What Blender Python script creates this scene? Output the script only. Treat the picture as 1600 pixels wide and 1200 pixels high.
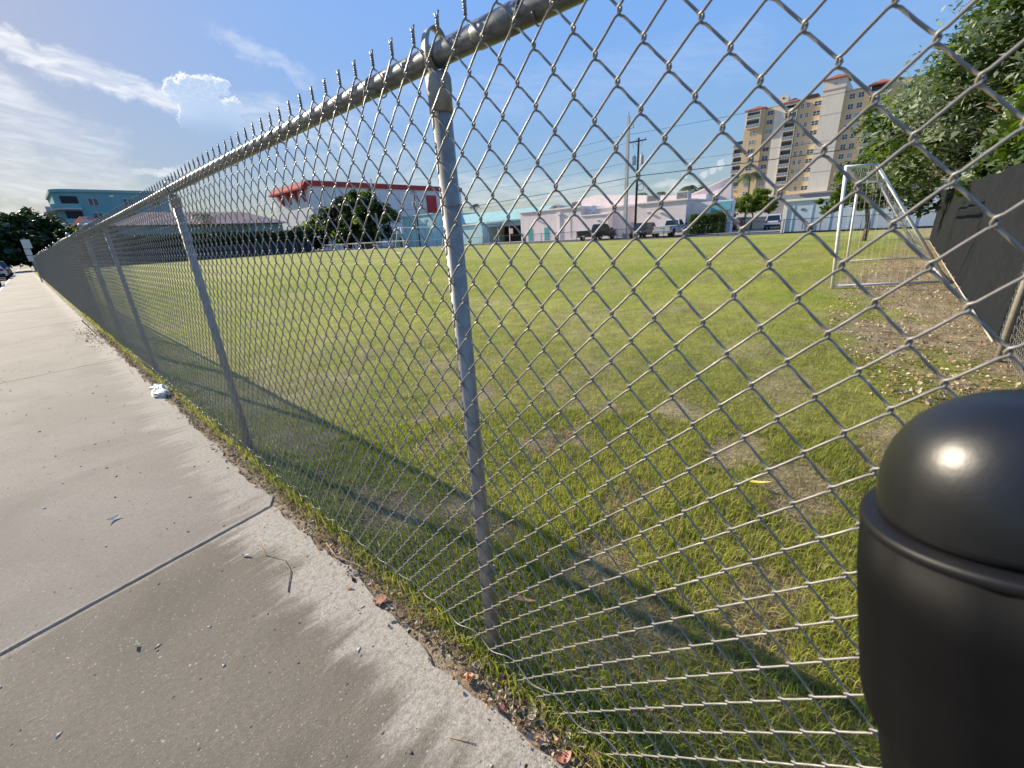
import bpy, math, random
import numpy as np
from mathutils import Vector, Matrix, Euler

R_ = math.radians
scene = bpy.context.scene
for o in list(bpy.data.objects):
    bpy.data.objects.remove(o)
random.seed(7)
rng = np.random.default_rng(7)
# ------------------------------------------------------------------ camera
# World: +Y runs along the street and the chain-link fence, +X points into the field.
CAM_Z = 1.465
def camera_matrix(pitch=19.8, roll=3.4, yaw=47.35):
    p, r, a = R_(pitch), R_(roll), R_(yaw)
    hx, hy = math.sin(a), math.cos(a)
    Rv = Vector((hy, -hx, 0))
    F = Vector((hx*math.cos(p), hy*math.cos(p), -math.sin(p)))
    U = Vector((hx*math.sin(p), hy*math.sin(p), math.cos(p)))
    R2 = Rv*math.cos(r) - U*math.sin(r)
    U2 = Rv*math.sin(r) + U*math.cos(r)
    m = Matrix((R2, U2, -F)).transposed().to_4x4()
    m.translation = Vector((0, 0, CAM_Z))
    return m
cam_d = bpy.data.cameras.new('camera')
cam = bpy.data.objects.new('camera', cam_d)
scene.collection.objects.link(cam)
cam.matrix_world = camera_matrix()
cam_d.sensor_width = 36.0
cam_d.lens = 650/1600*36
cam_d.clip_start = 0.02
cam_d.clip_end = 6000
cam_d.dof.use_dof = True
cam_d.dof.focus_distance = 3.0
cam_d.dof.aperture_fstop = 6.0
scene.camera = cam
# ------------------------------------------------------------------ sun and sky
SUN_EL, SUN_A = 26.0, 9.2          # elevation; angle off the street direction, towards the road side
sv = Vector((-math.cos(R_(SUN_EL))*math.sin(R_(SUN_A)), math.cos(R_(SUN_EL))*math.cos(R_(SUN_A)), math.sin(R_(SUN_EL))))
sun_d = bpy.data.lights.new('sun', 'SUN')
sun_d.energy = 5.0
sun_d.angle = R_(0.53)
sun_d.color = (1.0, 0.88, 0.69)
sun = bpy.data.objects.new('sun', sun_d)
scene.collection.objects.link(sun)
sun.rotation_euler = sv.to_track_quat('Z', 'Y').to_euler()
sun.location = (-20, 60, 60)

world = bpy.data.worlds.new('World')
scene.world = world
world.use_nodes = True

class NT:
    """small node-tree helper"""
    def __init__(s, tree):
        s.t = tree; s.n = tree.nodes; s.l = tree.links
    def node(s, typ, **kw):
        nd = s.n.new(typ)
        for k, v in kw.items():
            setattr(nd, k, v)
        return nd
    def put(s, nd, idx, v):
        if v is None: return
        if isinstance(v, bpy.types.NodeSocket):
            s.l.new(v, nd.inputs[idx])
        else:
            nd.inputs[idx].default_value = v
    def math(s, op, a, b=None, c=None, clamp=False):
        nd = s.node('ShaderNodeMath', operation=op); nd.use_clamp = clamp
        s.put(nd, 0, a); s.put(nd, 1, b); s.put(nd, 2, c)
        return nd.outputs[0]
    def mapr(s, v, a, b, c=0.0, d=1.0, smooth=True):
        nd = s.node('ShaderNodeMapRange', interpolation_type='SMOOTHSTEP' if smooth else 'LINEAR')
        for i, x in enumerate((v, a, b, c, d)):
            s.put(nd, i, x)
        return nd.outputs[0]
    def noise(s, vec, scale, detail=4, rough=.55, dist=0.0, out='Fac'):
        nd = s.node('ShaderNodeTexNoise')
        s.put(nd, 'Vector', vec); nd.inputs['Scale'].default_value = scale
        nd.inputs['Detail'].default_value = detail; nd.inputs['Roughness'].default_value = rough
        nd.inputs['Distortion'].default_value = dist
        return nd.outputs[out]
    def voro(s, vec, scale, feature='F1', out='Distance', rnd=1.0):
        nd = s.node('ShaderNodeTexVoronoi', feature=feature)
        s.put(nd, 'Vector', vec); nd.inputs['Scale'].default_value = scale
        nd.inputs['Randomness'].default_value = rnd
        return nd.outputs[out]
    def mix(s, f, a, b, blend='MIX'):
        nd = s.node('ShaderNodeMix', data_type='RGBA', blend_type=blend)
        nd.clamp_factor = True; nd.clamp_result = False
        s.put(nd, 0, f)
        for i, v in ((6, a), (7, b)):
            if isinstance(v, (tuple, list)) and len(v) == 3: v = (*v, 1)
            s.put(nd, i, v)
        return nd.outputs[2]
    def combine(s, x, y, z):
        nd = s.node('ShaderNodeCombineXYZ')
        s.put(nd, 0, x); s.put(nd, 1, y); s.put(nd, 2, z)
        return nd.outputs[0]
    def sep(s, v):
        nd = s.node('ShaderNodeSeparateXYZ'); s.put(nd, 0, v)
        return nd.outputs
    def scalevec(s, v, sc):
        nd = s.node('ShaderNodeVectorMath', operation='MULTIPLY'); s.put(nd, 0, v); nd.inputs[1].default_value = sc
        return nd.outputs[0]

def build_sky():
    w = NT(world.node_tree); w.n.clear()
    out = w.node('ShaderNodeOutputWorld')
    bg = w.node('ShaderNodeBackground')
    sky = w.node('ShaderNodeTexSky', sky_type='NISHITA')
    sky.sun_disc = False
    sky.sun_elevation = R_(SUN_EL)
    sky.sun_rotation = R_(-SUN_A)
    sky.altitude = 0
    sky.air_density = 1.0; sky.dust_density = 0.4; sky.ozone_density = 2.0
    bg.inputs[1].default_value = 0.1
    tc = w.node('ShaderNodeTexCoord')
    d = tc.outputs['Generated']
    x, y, z = w.sep(d)
    az = w.math('MULTIPLY', w.math('ARCTAN2', x, y), 57.2958)
    el = w.math('MULTIPLY', w.math('ARCSINE', w.math('MINIMUM', w.math('MAXIMUM', z, -1.0), 1.0)), 57.2958)
    ae = w.combine(az, el, 0.0)
    # warped coordinates for ragged edges
    n1 = w.noise(ae, 0.22, 5, .6, 0.4, 'Color')
    nx, ny, _ = w.sep(n1)
    n2 = w.noise(ae, 1.1, 4, .6, 0.0, 'Color')
    mx, my, _ = w.sep(n2)
    fx, fy, _ = w.sep(w.noise(ae, 1.5, 7, .68, 0.0, 'Color'))
    wa = w.math('ADD', w.math('ADD', az, w.math('MULTIPLY', w.math('SUBTRACT', nx, .5), 5.0)), w.math('MULTIPLY', w.math('SUBTRACT', mx, .5), 1.6))
    we = w.math('ADD', w.math('ADD', el, w.math('MULTIPLY', w.math('SUBTRACT', ny, .5), 3.2)), w.math('MULTIPLY', w.math('SUBTRACT', my, .5), 1.0))
    def streak(a0, e0, a1, e1, wid, soft, amp):
        # a cirrus band running from (a0,e0) to (a1,e1) in degrees of azimuth and elevation
        dx, dy = a1-a0, e1-e0; L = math.hypot(dx, dy); ux, uy = dx/L, dy/L
        pa = w.math('SUBTRACT', wa, a0); pe = w.math('SUBTRACT', we, e0)
        t = w.math('ADD', w.math('MULTIPLY', pa, ux), w.math('MULTIPLY', pe, uy))
        q = w.math('ABSOLUTE', w.math('ADD', w.math('MULTIPLY', pa, -uy), w.math('MULTIPLY', pe, ux)))
        m = w.math('MULTIPLY', w.mapr(q, wid, wid*soft, 1.0, 0.0), w.math('MULTIPLY', w.mapr(t, -2.5, 1.0), w.mapr(t, L-1.0, L+2.5, 1.0, 0.0)))
        return w.math('MULTIPLY', m, amp)
    fib = w.noise(w.combine(w.math('ADD', w.math('MULTIPLY', az, .35), w.math('MULTIPLY', el, .9)), w.math('MULTIPLY', el, 1.3), 0.0), 0.9, 6, .62, .8)
    fibm = w.mapr(fib, .32, .68, .35, 1.0)
    parts = [streak(-8, 17.6, 8, 15.9, .35, 3.2, .95), streak(7, 15.6, 14.5, 13.6, .5, 2.8, .85),
             streak(-10, 15.6, 3.5, 12.6, .7, 4.0, .75), streak(2, 12.6, 8, 9.0, .8, 3.8, .42),
             streak(20, 19.3, 26, 16.5, .25, 4.5, .38), streak(20, 12.9, 31, 12.0, .9, 2.6, .42),
             streak(-6, 6.3, 4, 5.8, .6, 2.6, .6), streak(-16, 13.5, 3, 8.6, 1.6, 2.6, .5), streak(-14, 9.0, 9, 6.0, 1.2, 3.0, .42), streak(10.6, 7.5, 12.8, 7.8, .22, 2.2, .75),
             streak(24, 8.5, 38, 9.4, .8, 2.4, .22), streak(36, 6.0, 62, 4.0, .9, 3.0, .35), streak(30, 14.5, 75, 16, .9, 3.5, .12)]
    c = parts[0]
    for p in parts[1:]:
        c = w.math('MAXIMUM', c, p)
    c = w.math('MULTIPLY', c, fibm)
    # faint general veil of thin cirrus over the whole dome
    pl = w.node('ShaderNodeVectorMath', operation='DIVIDE')
    w.put(pl, 0, d); zz = w.math('ADD', w.math('MAXIMUM', z, 0.0), .12); w.put(pl, 1, w.combine(zz, zz, zz))
    veil = w.mapr(w.noise(w.scalevec(pl.outputs[0], (1.0, .45, 0)), 1.3, 6, .6, .6), .5, .85, 0, .14)
    c = w.math('MAXIMUM', c, veil)
    # low haze of far cumulus near the horizon
    low = w.math('MULTIPLY', w.mapr(w.noise(w.combine(w.math('MULTIPLY', az, .16), w.math('MULTIPLY', el, .4), 3.0), 1.0, 5, .6), .5, .66), w.mapr(el, 3.0, 8.0, .55, 0.0))
    c = w.math('MAXIMUM', c, low)
    # two little cumulus puffs and the big tower
    def blob(lst, k, amp):
        na = w.math('ADD', az, w.math('MULTIPLY', w.math('SUBTRACT', fx, .5), k*2.0))
        ne = w.math('ADD', el, w.math('MULTIPLY', w.math('SUBTRACT', fy, .5), k*1.8))
        f = None
        for (a, e, r) in lst:
            da = w.math('SUBTRACT', na, a); de = w.math('SUBTRACT', ne, e)
            dd = w.math('SQRT', w.math('ADD', w.math('MULTIPLY', da, da), w.math('MULTIPLY', de, de)))
            g = w.math('SUBTRACT', 1.0, w.math('DIVIDE', dd, r))
            f = g if f is None else w.math('SMOOTH_MAX', f, g, .12)
        return f
    puff = blob([(73.0, 6.0, .55), (72.2, 5.5, .5), (71.4, 5.2, .5), (69.3, 5.3, .4)], .8, 1)
    c = w.math('MAXIMUM', c, w.mapr(puff, 0.0, .5, 0, .5))
    tower_l = [(14.6, 14.6, 1.0), (15.8, 15.0, 1.0), (17.2, 14.8, 1.35), (18.6, 15.2, .85), (19.2, 13.6, .9), (16.6, 13.2, 2.2), (18.3, 12.2, 1.6), (15.4, 12.4, 1.3), (17.0, 11.0, 1.7)]
    tw = blob(tower_l, 1.1, 1)
    # the same field a little further towards the sun gives the lit rim
    def shifted(da_, de_):
        na = w.math('ADD', w.math('ADD', az, da_), w.math('MULTIPLY', w.math('SUBTRACT', fx, .5), 2.2))
        ne = w.math('ADD', w.math('ADD', el, de_), w.math('MULTIPLY', w.math('SUBTRACT', fy, .5), 2.0))
        f = None
        for (a, e, r) in tower_l:
            da = w.math('SUBTRACT', na, a); de = w.math('SUBTRACT', ne, e)
            dd = w.math('SQRT', w.math('ADD', w.math('MULTIPLY', da, da), w.math('MULTIPLY', de, de)))
            g = w.math('SUBTRACT', 1.0, w.math('DIVIDE', dd, r))
            f = g if f is None else w.math('SMOOTH_MAX', f, g, .12)
        return f
    sh = shifted(-.16, .22)
    rim = w.mapr(sh, .22, -.05, 0.0, .9)
    lump = w.noise(ae, 1.9, 4, .6, .6)
    inner = w.math('MULTIPLY', w.mapr(w.math('ABSOLUTE', w.math('SUBTRACT', lump, .5)), .0, .035, 1.0, 0.0), w.mapr(el, 13.2, 14.6, 0.0, .35))
    rim = w.math('MAXIMUM', rim, inner)
    tmask = w.math('MULTIPLY', w.mapr(tw, -.02, .14), w.mapr(el, 10.6, 13.6, .0, 1.0))
    # soften the range of the clear sky as the photograph's exposure does
    hs = w.node('ShaderNodeHueSaturation'); hs.inputs['Saturation'].default_value = 1.17
    w.l.new(sky.outputs[0], hs.inputs['Color'])
    bw = w.node('ShaderNodeRGBToBW'); w.l.new(hs.outputs[0], bw.inputs[0])
    fac = w.math('MULTIPLY', w.math('POWER', w.math('MAXIMUM', w.math('MULTIPLY', bw.outputs[0], .15), .02), -.85), .463)
    skyc = w.mix(1.0, hs.outputs[0], w.combine(fac, w.math('MULTIPLY', fac, .97), w.math('MULTIPLY', fac, 1.05)), 'MULTIPLY')
    white = w.node('ShaderNodeRGB'); white.outputs[0].default_value = (6.3, 6.35, 6.4, 1)
    body = w.node('ShaderNodeRGB'); body.outputs[0].default_value = (3.2, 4.1, 5.5, 1)
    c1 = w.mix(w.math('MULTIPLY', c, .8), skyc, white.outputs[0])
    towerc = w.mix(rim, body.outputs[0], white.outputs[0])
    c2 = w.mix(w.math('MULTIPLY', tmask, w.math('ADD', .85, w.math('MULTIPLY', rim, .12))), c1, towerc)
    w.l.new(c2, bg.inputs[0]); w.l.new(bg.outputs[0], out.inputs[0])
build_sky()
scene.view_settings.view_transform = 'Standard'
scene.view_settings.look = 'None'
scene.view_settings.gamma = 1
scene.view_settings.use_curve_mapping = False
scene.view_settings.exposure = 0.76
scene.cycles.max_bounces = 6
scene.cycles.diffuse_bounces = 3
scene.cycles.glossy_bounces = 3
scene.cycles.transmission_bounces = 4
scene.cycles.transparent_max_bounces = 8
scene.cycles.caustics_reflective = False
scene.cycles.caustics_refractive = False
scene.cycles.use_denoising = True

# ------------------------------------------------------------------ materials
MATS = {}
def mat(name, col=(.5, .5, .5), rough=.7, metal=0.0, var=.12, vscale=3.0, bump=0.0, bscale=60.0, spec=.4, var2=None, fn=None):
    if name in MATS: return MATS[name]
    m = bpy.data.materials.new(name); m.use_nodes = True
    t = NT(m.node_tree); bs = t.n['Principled BSDF']
    geo = t.node('ShaderNodeNewGeometry'); pos = geo.outputs['Position']
    bs.inputs['Roughness'].default_value = rough
    bs.inputs['Metallic'].default_value = metal
    bs.inputs['Specular IOR Level'].default_value = spec
    if fn:
        fn(t, bs, pos)
    else:
        n = t.noise(pos, vscale, 5, .6)
        f = t.mapr(n, .3, .7, 1-var, 1+var, False)
        c = t.mix(1.0, (*col, 1), t.combine(f, f, f), 'MULTIPLY')
        t.l.new(c, bs.inputs['Base Color'])
        if bump:
            b = t.node('ShaderNodeBump'); b.inputs['Strength'].default_value = bump; b.inputs['Distance'].default_value = .01
            t.l.new(t.noise(pos, bscale, 4, .6), b.inputs['Height']); t.l.new(b.outputs[0], bs.inputs['Normal'])
    MATS[name] = m
    return m

def leaf_mat(name, dark, light, trans=.35, rough=.5, spec=.35):
    """foliage: colour per leaf from the 'v' attribute, part of the light passes through"""
    if name in MATS: return MATS[name]
    m = bpy.data.materials.new(name); m.use_nodes = True
    t = NT(m.node_tree); bs = t.n['Principled BSDF']; out = t.n['Material Output']
    at = t.node('ShaderNodeAttribute', attribute_name='v')
    c = t.mix(at.outputs['Fac'], dark, light)
    t.l.new(c, bs.inputs['Base Color'])
    bs.inputs['Roughness'].default_value = rough; bs.inputs['Specular IOR Level'].default_value = spec
    tr = t.node('ShaderNodeBsdfTranslucent')
    hs = t.node('ShaderNodeHueSaturation'); hs.inputs['Saturation'].default_value = 1.17; hs.inputs['Value'].default_value = 1.5
    t.l.new(c, hs.inputs['Color']); t.l.new(hs.outputs[0], tr.inputs[0])
    mx = t.node('ShaderNodeMixShader'); mx.inputs[0].default_value = trans
    t.l.new(bs.outputs[0], mx.inputs[1]); t.l.new(tr.outputs[0], mx.inputs[2]); t.l.new(mx.outputs[0], out.inputs[0])
    MATS[name] = m
    return m

def color_attr_mat(name, rough=.8, trans=0.0, spec=.3):
    if name in MATS: return MATS[name]
    m = bpy.data.materials.new(name); m.use_nodes = True
    t = NT(m.node_tree); bs = t.n['Principled BSDF']; out = t.n['Material Output']
    at = t.node('ShaderNodeAttribute', attribute_name='col')
    t.l.new(at.outputs['Color'], bs.inputs['Base Color'])
    bs.inputs['Roughness'].default_value = rough; bs.inputs['Specular IOR Level'].default_value = spec
    if trans:
        tr = t.node('ShaderNodeBsdfTranslucent')
        hs = t.node('ShaderNodeHueSaturation'); hs.inputs['Value'].default_value = 1.6; hs.inputs['Saturation'].default_value = 1.1
        t.l.new(at.outputs['Color'], hs.inputs['Color']); t.l.new(hs.outputs[0], tr.inputs[0])
        mx = t.node('ShaderNodeMixShader'); mx.inputs[0].default_value = trans
        t.l.new(bs.outputs[0], mx.inputs[1]); t.l.new(tr.outputs[0], mx.inputs[2]); t.l.new(mx.outputs[0], out.inputs[0])
    MATS[name] = m
    return m

def galv_fn(base, dark, scale=9.0, rlo=.32, rhi=.6):
    def fn(t, bs, pos):
        n = t.noise(t.scalevec(pos, (1, 1, .35)), scale, 5, .65)
        sp = t.voro(pos, 55, out='Color')
        s0 = t.sep(sp)[0]
        f = t.math('ADD', t.math('MULTIPLY', n, .75), t.math('MULTIPLY', s0, .25))
        c = t.mix(t.mapr(f, .3, .68), dark, base)
        t.l.new(c, bs.inputs['Base Color'])
        t.l.new(t.mapr(n, .3, .7, rhi, rlo), bs.inputs['Roughness'])
    return fn
GALV = mat('galvanised_pipe', metal=.25, fn=galv_fn((.37, .35, .305), (.28, .265, .23), 6.0, .34, .5))
RAIL = mat('galvanised_rail', metal=.6, fn=galv_fn((.26, .26, .247), (.185, .185, .175), 6.0, .28, .42))
WIRE = mat('galvanised_wire', metal=.0, spec=.55, fn=galv_fn((.27, .25, .215), (.21, .195, .168), 12.0, .32, .42))
BLACKM = mat('black_metal', (.022, .024, .027), .45, .3, .2, 20)

# ------------------------------------------------------------------ object helpers
ORG = {}
def link(o):
    scene.collection.objects.link(o)
def tag(o, label=None, cat=None, group=None, kind=None):
    if label: o['label'] = label
    if cat: o['category'] = cat
    if group: o['group'] = group
    if kind: o['kind'] = kind
    return o
def thing(name, label, cat, loc=(0, 0, 0), rotz=0.0, group=None):
    o = bpy.data.objects.new(name, None); link(o)
    o.empty_display_size = .2
    o.location = loc; o.rotation_euler = (0, 0, rotz)
    ORG[o.name] = Vector(loc) if rotz == 0 else Vector((0, 0, 0))
    return tag(o, label, cat, group)
def raw_mesh(name, verts, faces, m, smooth=False, attrs=None):
    me = bpy.data.meshes.new(name)
    V = np.asarray(verts, dtype=np.float32).reshape(-1, 3)
    if isinstance(faces, np.ndarray) and faces.ndim == 2:
        k = faces.shape[1]; n = len(faces)
        me.vertices.add(len(V)); me.vertices.foreach_set('co', V.ravel())
        me.loops.add(n*k); me.loops.foreach_set('vertex_index', faces.astype(np.int32).ravel())
        me.polygons.add(n); me.polygons.foreach_set('loop_start', np.arange(0, n*k, k, dtype=np.int32))
        me.polygons.foreach_set('loop_total', np.full(n, k, dtype=np.int32))
        me.update(calc_edges=True)
    else:
        me.from_pydata([tuple(v) for v in V], [], [tuple(f) for f in faces]); me.update()
    if attrs:
        for an, (typ, data) in attrs.items():
            a = me.attributes.new(an, typ, 'POINT')
            if typ == 'FLOAT': a.data.foreach_set('value', np.asarray(data, dtype=np.float32).ravel())
            else: a.data.foreach_set('color', np.asarray(data, dtype=np.float32).ravel())
    if m: me.materials.append(m)
    if smooth:
        me.polygons.foreach_set('use_smooth', np.ones(len(me.polygons), dtype=bool))
    return me
def put(name, me, parent=None, loc=None):
    o = bpy.data.objects.new(name, me); link(o)
    if parent is not None:
        o.parent = parent
    if loc is not None: o.location = loc
    return o
def part(name, vf, m, parent=None, smooth=False, attrs=None, **tags):
    """a mesh in world coordinates (or local ones when the parent is rotated)"""
    v, f = vf
    v = np.asarray(v, dtype=np.float64).reshape(-1, 3)
    if parent is not None:
        root = ORG.get(parent.name, Vector((0, 0, 0)))
        v = v - np.array(root)
    o = put(name, raw_mesh(name, v, f, m, smooth, attrs), parent)
    ORG[o.name] = ORG.get(parent.name, Vector((0, 0, 0))) if parent is not None else Vector((0, 0, 0))
    if tags: tag(o, **tags)
    return o
def box(x0, x1, y0, y1, z0, z1):
    v = [(x0, y0, z0), (x1, y0, z0), (x1, y1, z0), (x0, y1, z0), (x0, y0, z1), (x1, y0, z1), (x1, y1, z1), (x0, y1, z1)]
    f = [(0, 3, 2, 1), (4, 5, 6, 7), (0, 1, 5, 4), (1, 2, 6, 5), (2, 3, 7, 6), (3, 0, 4, 7)]
    return v, f
def join(*vfs):
    V, F = [], []
    for v, f in vfs:
        k = len(V); V += [tuple(p) for p in v]; F += [tuple(i+k for i in q) for q in f]
    return V, F
def bbox(x0, x1, y0, y1, z0, z1, b=.01):
    """box with chamfered edges"""
    V = []; 
    xs, ys, zs = (x0, x1), (y0, y1), (z0, z1)
    idx = {}
    for i in (0, 1):
        for j in (0, 1):
            for k in (0, 1):
                sx, sy, sz = 1-2*i, 1-2*j, 1-2*k
                for ax in range(3):
                    p = [xs[i]+sx*b, ys[j]+sy*b, zs[k]+sz*b]
                    p[ax] = (xs[i], ys[j], zs[k])[ax]
                    idx[(i, j, k, ax)] = len(V); V.append(tuple(p))
    F = []
    for i in (0, 1):
        q = [idx[(i, j, k, 0)] for j, k in ((0, 0), (1, 0), (1, 1), (0, 1))]; F.append(q[::-1] if i == 0 else q)
        q = [idx[(j, i, k, 1)] for j, k in ((0, 0), (1, 0), (1, 1), (0, 1))]; F.append(q if i == 0 else q[::-1])
        q = [idx[(j, k, i, 2)] for j, k in ((0, 0), (1, 0), (1, 1), (0, 1))]; F.append(q[::-1] if i == 0 else q)
    for i in (0, 1):
        for j in (0, 1):
            F.append([idx[(i, j, 0, 0)], idx[(i, j, 1, 0)], idx[(i, j, 1, 1)], idx[(i, j, 0, 1)]])
            F.append([idx[(i, 0, j, 0)], idx[(i, 1, j, 0)], idx[(i, 1, j, 2)], idx[(i, 0, j, 2)]])
            F.append([idx[(0, i, j, 1)], idx[(1, i, j, 1)], idx[(1, i, j, 2)], idx[(0, i, j, 2)]])
            for k in (0, 1):
                F.append([idx[(i, j, k, 0)], idx[(i, j, k, 1)], idx[(i, j, k, 2)]])
    return V, F
def prism(poly, axis, a0, a1):
    """extrude a 2-D polygon along an axis: 'x' poly=(y,z), 'y' poly=(x,z), 'z' poly=(x,y)"""
    def mk(p, a):
        return {'x': (a, p[0], p[1]), 'y': (p[0], a, p[1]), 'z': (p[0], p[1], a)}[axis]
    n = len(poly)
    V = [mk(p, a0) for p in poly] + [mk(p, a1) for p in poly]
    F = [tuple(range(n))[::-1], tuple(range(n, 2*n))] + [(i, (i+1) % n, n+(i+1) % n, n+i) for i in range(n)]
    return V, F
def tube(pts, rad, sides=8, caps=True, phase=0.0):
    P = np.asarray(pts, dtype=np.float64); n = len(P)
    r = np.full(n, rad) if np.isscalar(rad) else np.asarray(rad, dtype=np.float64)
    T = np.gradient(P, axis=0); T /= (np.linalg.norm(T, axis=1, keepdims=True)+1e-12)
    t0 = T[0]; a = np.array([0, 0, 1.0]) if abs(t0[2]) < .9 else np.array([1.0, 0, 0])
    N = np.cross(t0, a); N /= np.linalg.norm(N)
    V = np.zeros((n, sides, 3)); ang = np.linspace(0, 2*np.pi, sides, endpoint=False)+phase
    for i in range(n):
        N = N - T[i]*np.dot(N, T[i]); N /= (np.linalg.norm(N)+1e-12)
        B = np.cross(T[i], N)
        V[i] = P[i] + r[i]*(np.cos(ang)[:, None]*N + np.sin(ang)[:, None]*B)
    F = []
    for i in range(n-1):
        for j in range(sides):
            k = (j+1) % sides
            F.append((i*sides+j, i*sides+k, (i+1)*sides+k, (i+1)*sides+j))
    if caps:
        F.append(tuple(range(sides))[::-1]); F.append(tuple(range((n-1)*sides, n*sides)))
    return V.reshape(-1, 3).tolist(), F
def lathe(prof, sides=32, cx=0.0, cy=0.0):
    """prof = [(r,z)...] turned about a vertical axis"""
    n = len(prof); V = []; F = []
    for r, z in prof:
        for j in range(sides):
            a = 2*math.pi*j/sides; V.append((cx+r*math.cos(a), cy+r*math.sin(a), z))
    for i in range(n-1):
        for j in range(sides):
            k = (j+1) % sides
            F.append((i*sides+j, i*sides+k, (i+1)*sides+k, (i+1)*sides+j))
    F.append(tuple(range(sides))[::-1]); F.append(tuple(range((n-1)*sides, n*sides)))
    return V, F
def copy_tree(o, parent=None):
    c = o.copy(); link(c)
    ORG[c.name] = ORG.get(o.name, Vector((0, 0, 0)))
    if parent is not None:
        c.parent = parent
    for ch in list(o.children):
        copy_tree(ch, c)
    return c
def vnoise(P, seed=0):
    """cheap smooth 2-D value noise in [0,1] (numpy)"""
    r = np.random.default_rng(seed); tab = r.random((256, 256))
    x = P[..., 0]; y = P[..., 1]
    xi = np.floor(x).astype(int); yi = np.floor(y).astype(int); fx = x-xi; fy = y-yi
    fx = fx*fx*(3-2*fx); fy = fy*fy*(3-2*fy)
    g = lambda a, b: tab[a % 256, b % 256]
    return (g(xi, yi)*(1-fx)*(1-fy)+g(xi+1, yi)*fx*(1-fy)+g(xi, yi+1)*(1-fx)*fy+g(xi+1, yi+1)*fx*fy)

# ------------------------------------------------------------------ ground, field, road, sidewalk
def sheet(x0, x1, y0, y1, z, nx=1, ny=1):
    xs = np.linspace(x0, x1, nx+1); ys = np.linspace(y0, y1, ny+1)
    V = [(x, y, z) for x in xs for y in ys]
    F = [(i*(ny+1)+j, (i+1)*(ny+1)+j, (i+1)*(ny+1)+j+1, i*(ny+1)+j+1) for i in range(nx) for j in range(ny)]
    return V, F
def asphalt_fn(t, bs, pos):
    n = t.noise(pos, .35, 6, .6); g = t.noise(pos, 90, 3, .7)
    c = t.mix(n, (.055, .055, .057), (.10, .098, .095))
    c = t.mix(t.mapr(g, .55, .75, 0, .35), c, (.2, .2, .19))
    t.l.new(c, bs.inputs['Base Color'])
ASPH = mat('asphalt', rough=.9, fn=asphalt_fn)
def lot_fn(t, bs, pos):
    n = t.noise(pos, .12, 6, .6)
    c = t.mix(n, (.24, .23, .21), (.34, .325, .30))
    t.l.new(c, bs.inputs['Base Color'])
LOT = mat('worn_pavement', rough=.9, fn=lot_fn)
def ground_fn(t, bs, pos):
    n = t.noise(pos, .05, 6, .6); n2 = t.noise(pos, 1.2, 5, .6)
    c = t.mix(n, (.09, .11, .035), (.16, .145, .08)); c = t.mix(t.mapr(n2, .4, .7, 0, .5), c, (.06, .075, .03))
    t.l.new(c, bs.inputs['Base Color'])
GROUND = mat('rough_ground', rough=.95, fn=ground_fn)
part('ground', sheet(-2500, 2500, -2500, 2500, -.16), GROUND, kind='structure')
part('street', sheet(-13, -1.52, -60, 400, -.13), ASPH, kind='structure')
part('verge', sheet(-60, -13, -60, 400, -.10), GROUND, kind='structure')
part('back_road', sheet(50.9, 60.5, -120, 260, -.05), ASPH, kind='structure')
part('back_pavement', sheet(60.5, 63.3, -120, 260, .02), mat('pale_concrete', (.42, .40, .36), .9, vscale=.6, var=.12), kind='structure')
part('lot', sheet(63.3, 420, -160, 300, -.01), LOT, kind='structure')

PATCH = [(2.22, 1.66, .26, .17, .98), (3.28, 1.14, .25, .16, .85), (2.96, 1.62, .2, .14, .7), (2.82, .58, .26, .15, .9), (2.58, .2, .32, .17, .9),
         (2.61, 2.84, .2, .15, .7), (2.13, 2.85, .28, .12, .7), (1.38, .77, .22, .13, .75), (1.15, .47, .18, .12, .7), (1.0, 2.0, .2, .26, .8),
         (1.08, 3.25, .2, .3, .6), (1.7, 2.4, .2, .16, .55), (3.9, 2.3, .35, .2, .6), (1.9, .9, .22, .12, .6), (4.4, .6, .5, .25, .6), (1.25, 1.5, .14, .22, .8),
         (3.4, -.3, .5, .3, .75), (.95, 5.0, .15, .5, .6), (5.5, 1.2, .6, .3, .45), (1.55, .15, .25, .16, .75), (6.5, 4.0, .8, .5, .4), (1.5, 4.4, .3, .25, .5)]
def field_dry(x, y):
    P = np.stack([x, y], -1)
    d = .42*vnoise(P*1.3+3, 1)+.33*vnoise(P*3.7+9, 2)+.25*vnoise(P*.45+1, 3)
    dry = np.clip((d-.52)*1.8, 0, .55)
    w = (vnoise(P*9, 4)-.5)*1.0+(vnoise(P*23, 9)-.5)*.6
    for (cx, cy, rx, ry, s) in PATCH:
        q = np.sqrt(((x-cx)/rx)**2+((y-cy)/ry)**2)+w
        dry = np.maximum(dry, .82*s*np.clip((1.2-q)/.4, 0, 1))
    # worn ground in front of the goal and along the side fence
    edge = np.interp(x, [0, 3.5, 5.5, 8, 12, 18, 26, 40], [-.9, -.7, -.1, .45, 1.3, .9, .2, -.5])
    n = (vnoise(P*1.7+5, 6)-.5)*1.7+(vnoise(P*5+2, 8)-.5)*.7
    dry = np.maximum(dry, .86*np.clip((edge-.25+n-y)/.8+.3, 0, 1)*(x > 2.8))
    # bare dirt between the pavement and the fence
    dry = np.maximum(dry, np.clip((.715-x)/.09+.5*(vnoise(P*8, 7)-.5), 0, 1))
    return np.clip(dry, 0, 1)
def field_height(x, y):
    P = np.stack([x, y], -1)
    h = (vnoise(P*.9, 11)-.5)*.03+(vnoise(P*5, 12)-.5)*.022
    fade = np.clip((30-np.hypot(x, y))/20, .0, 1)
    k = np.clip((.74-x)/.1, 0, 1)
    return -.012+h*fade*(1-.75*k)+.002*k
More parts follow.
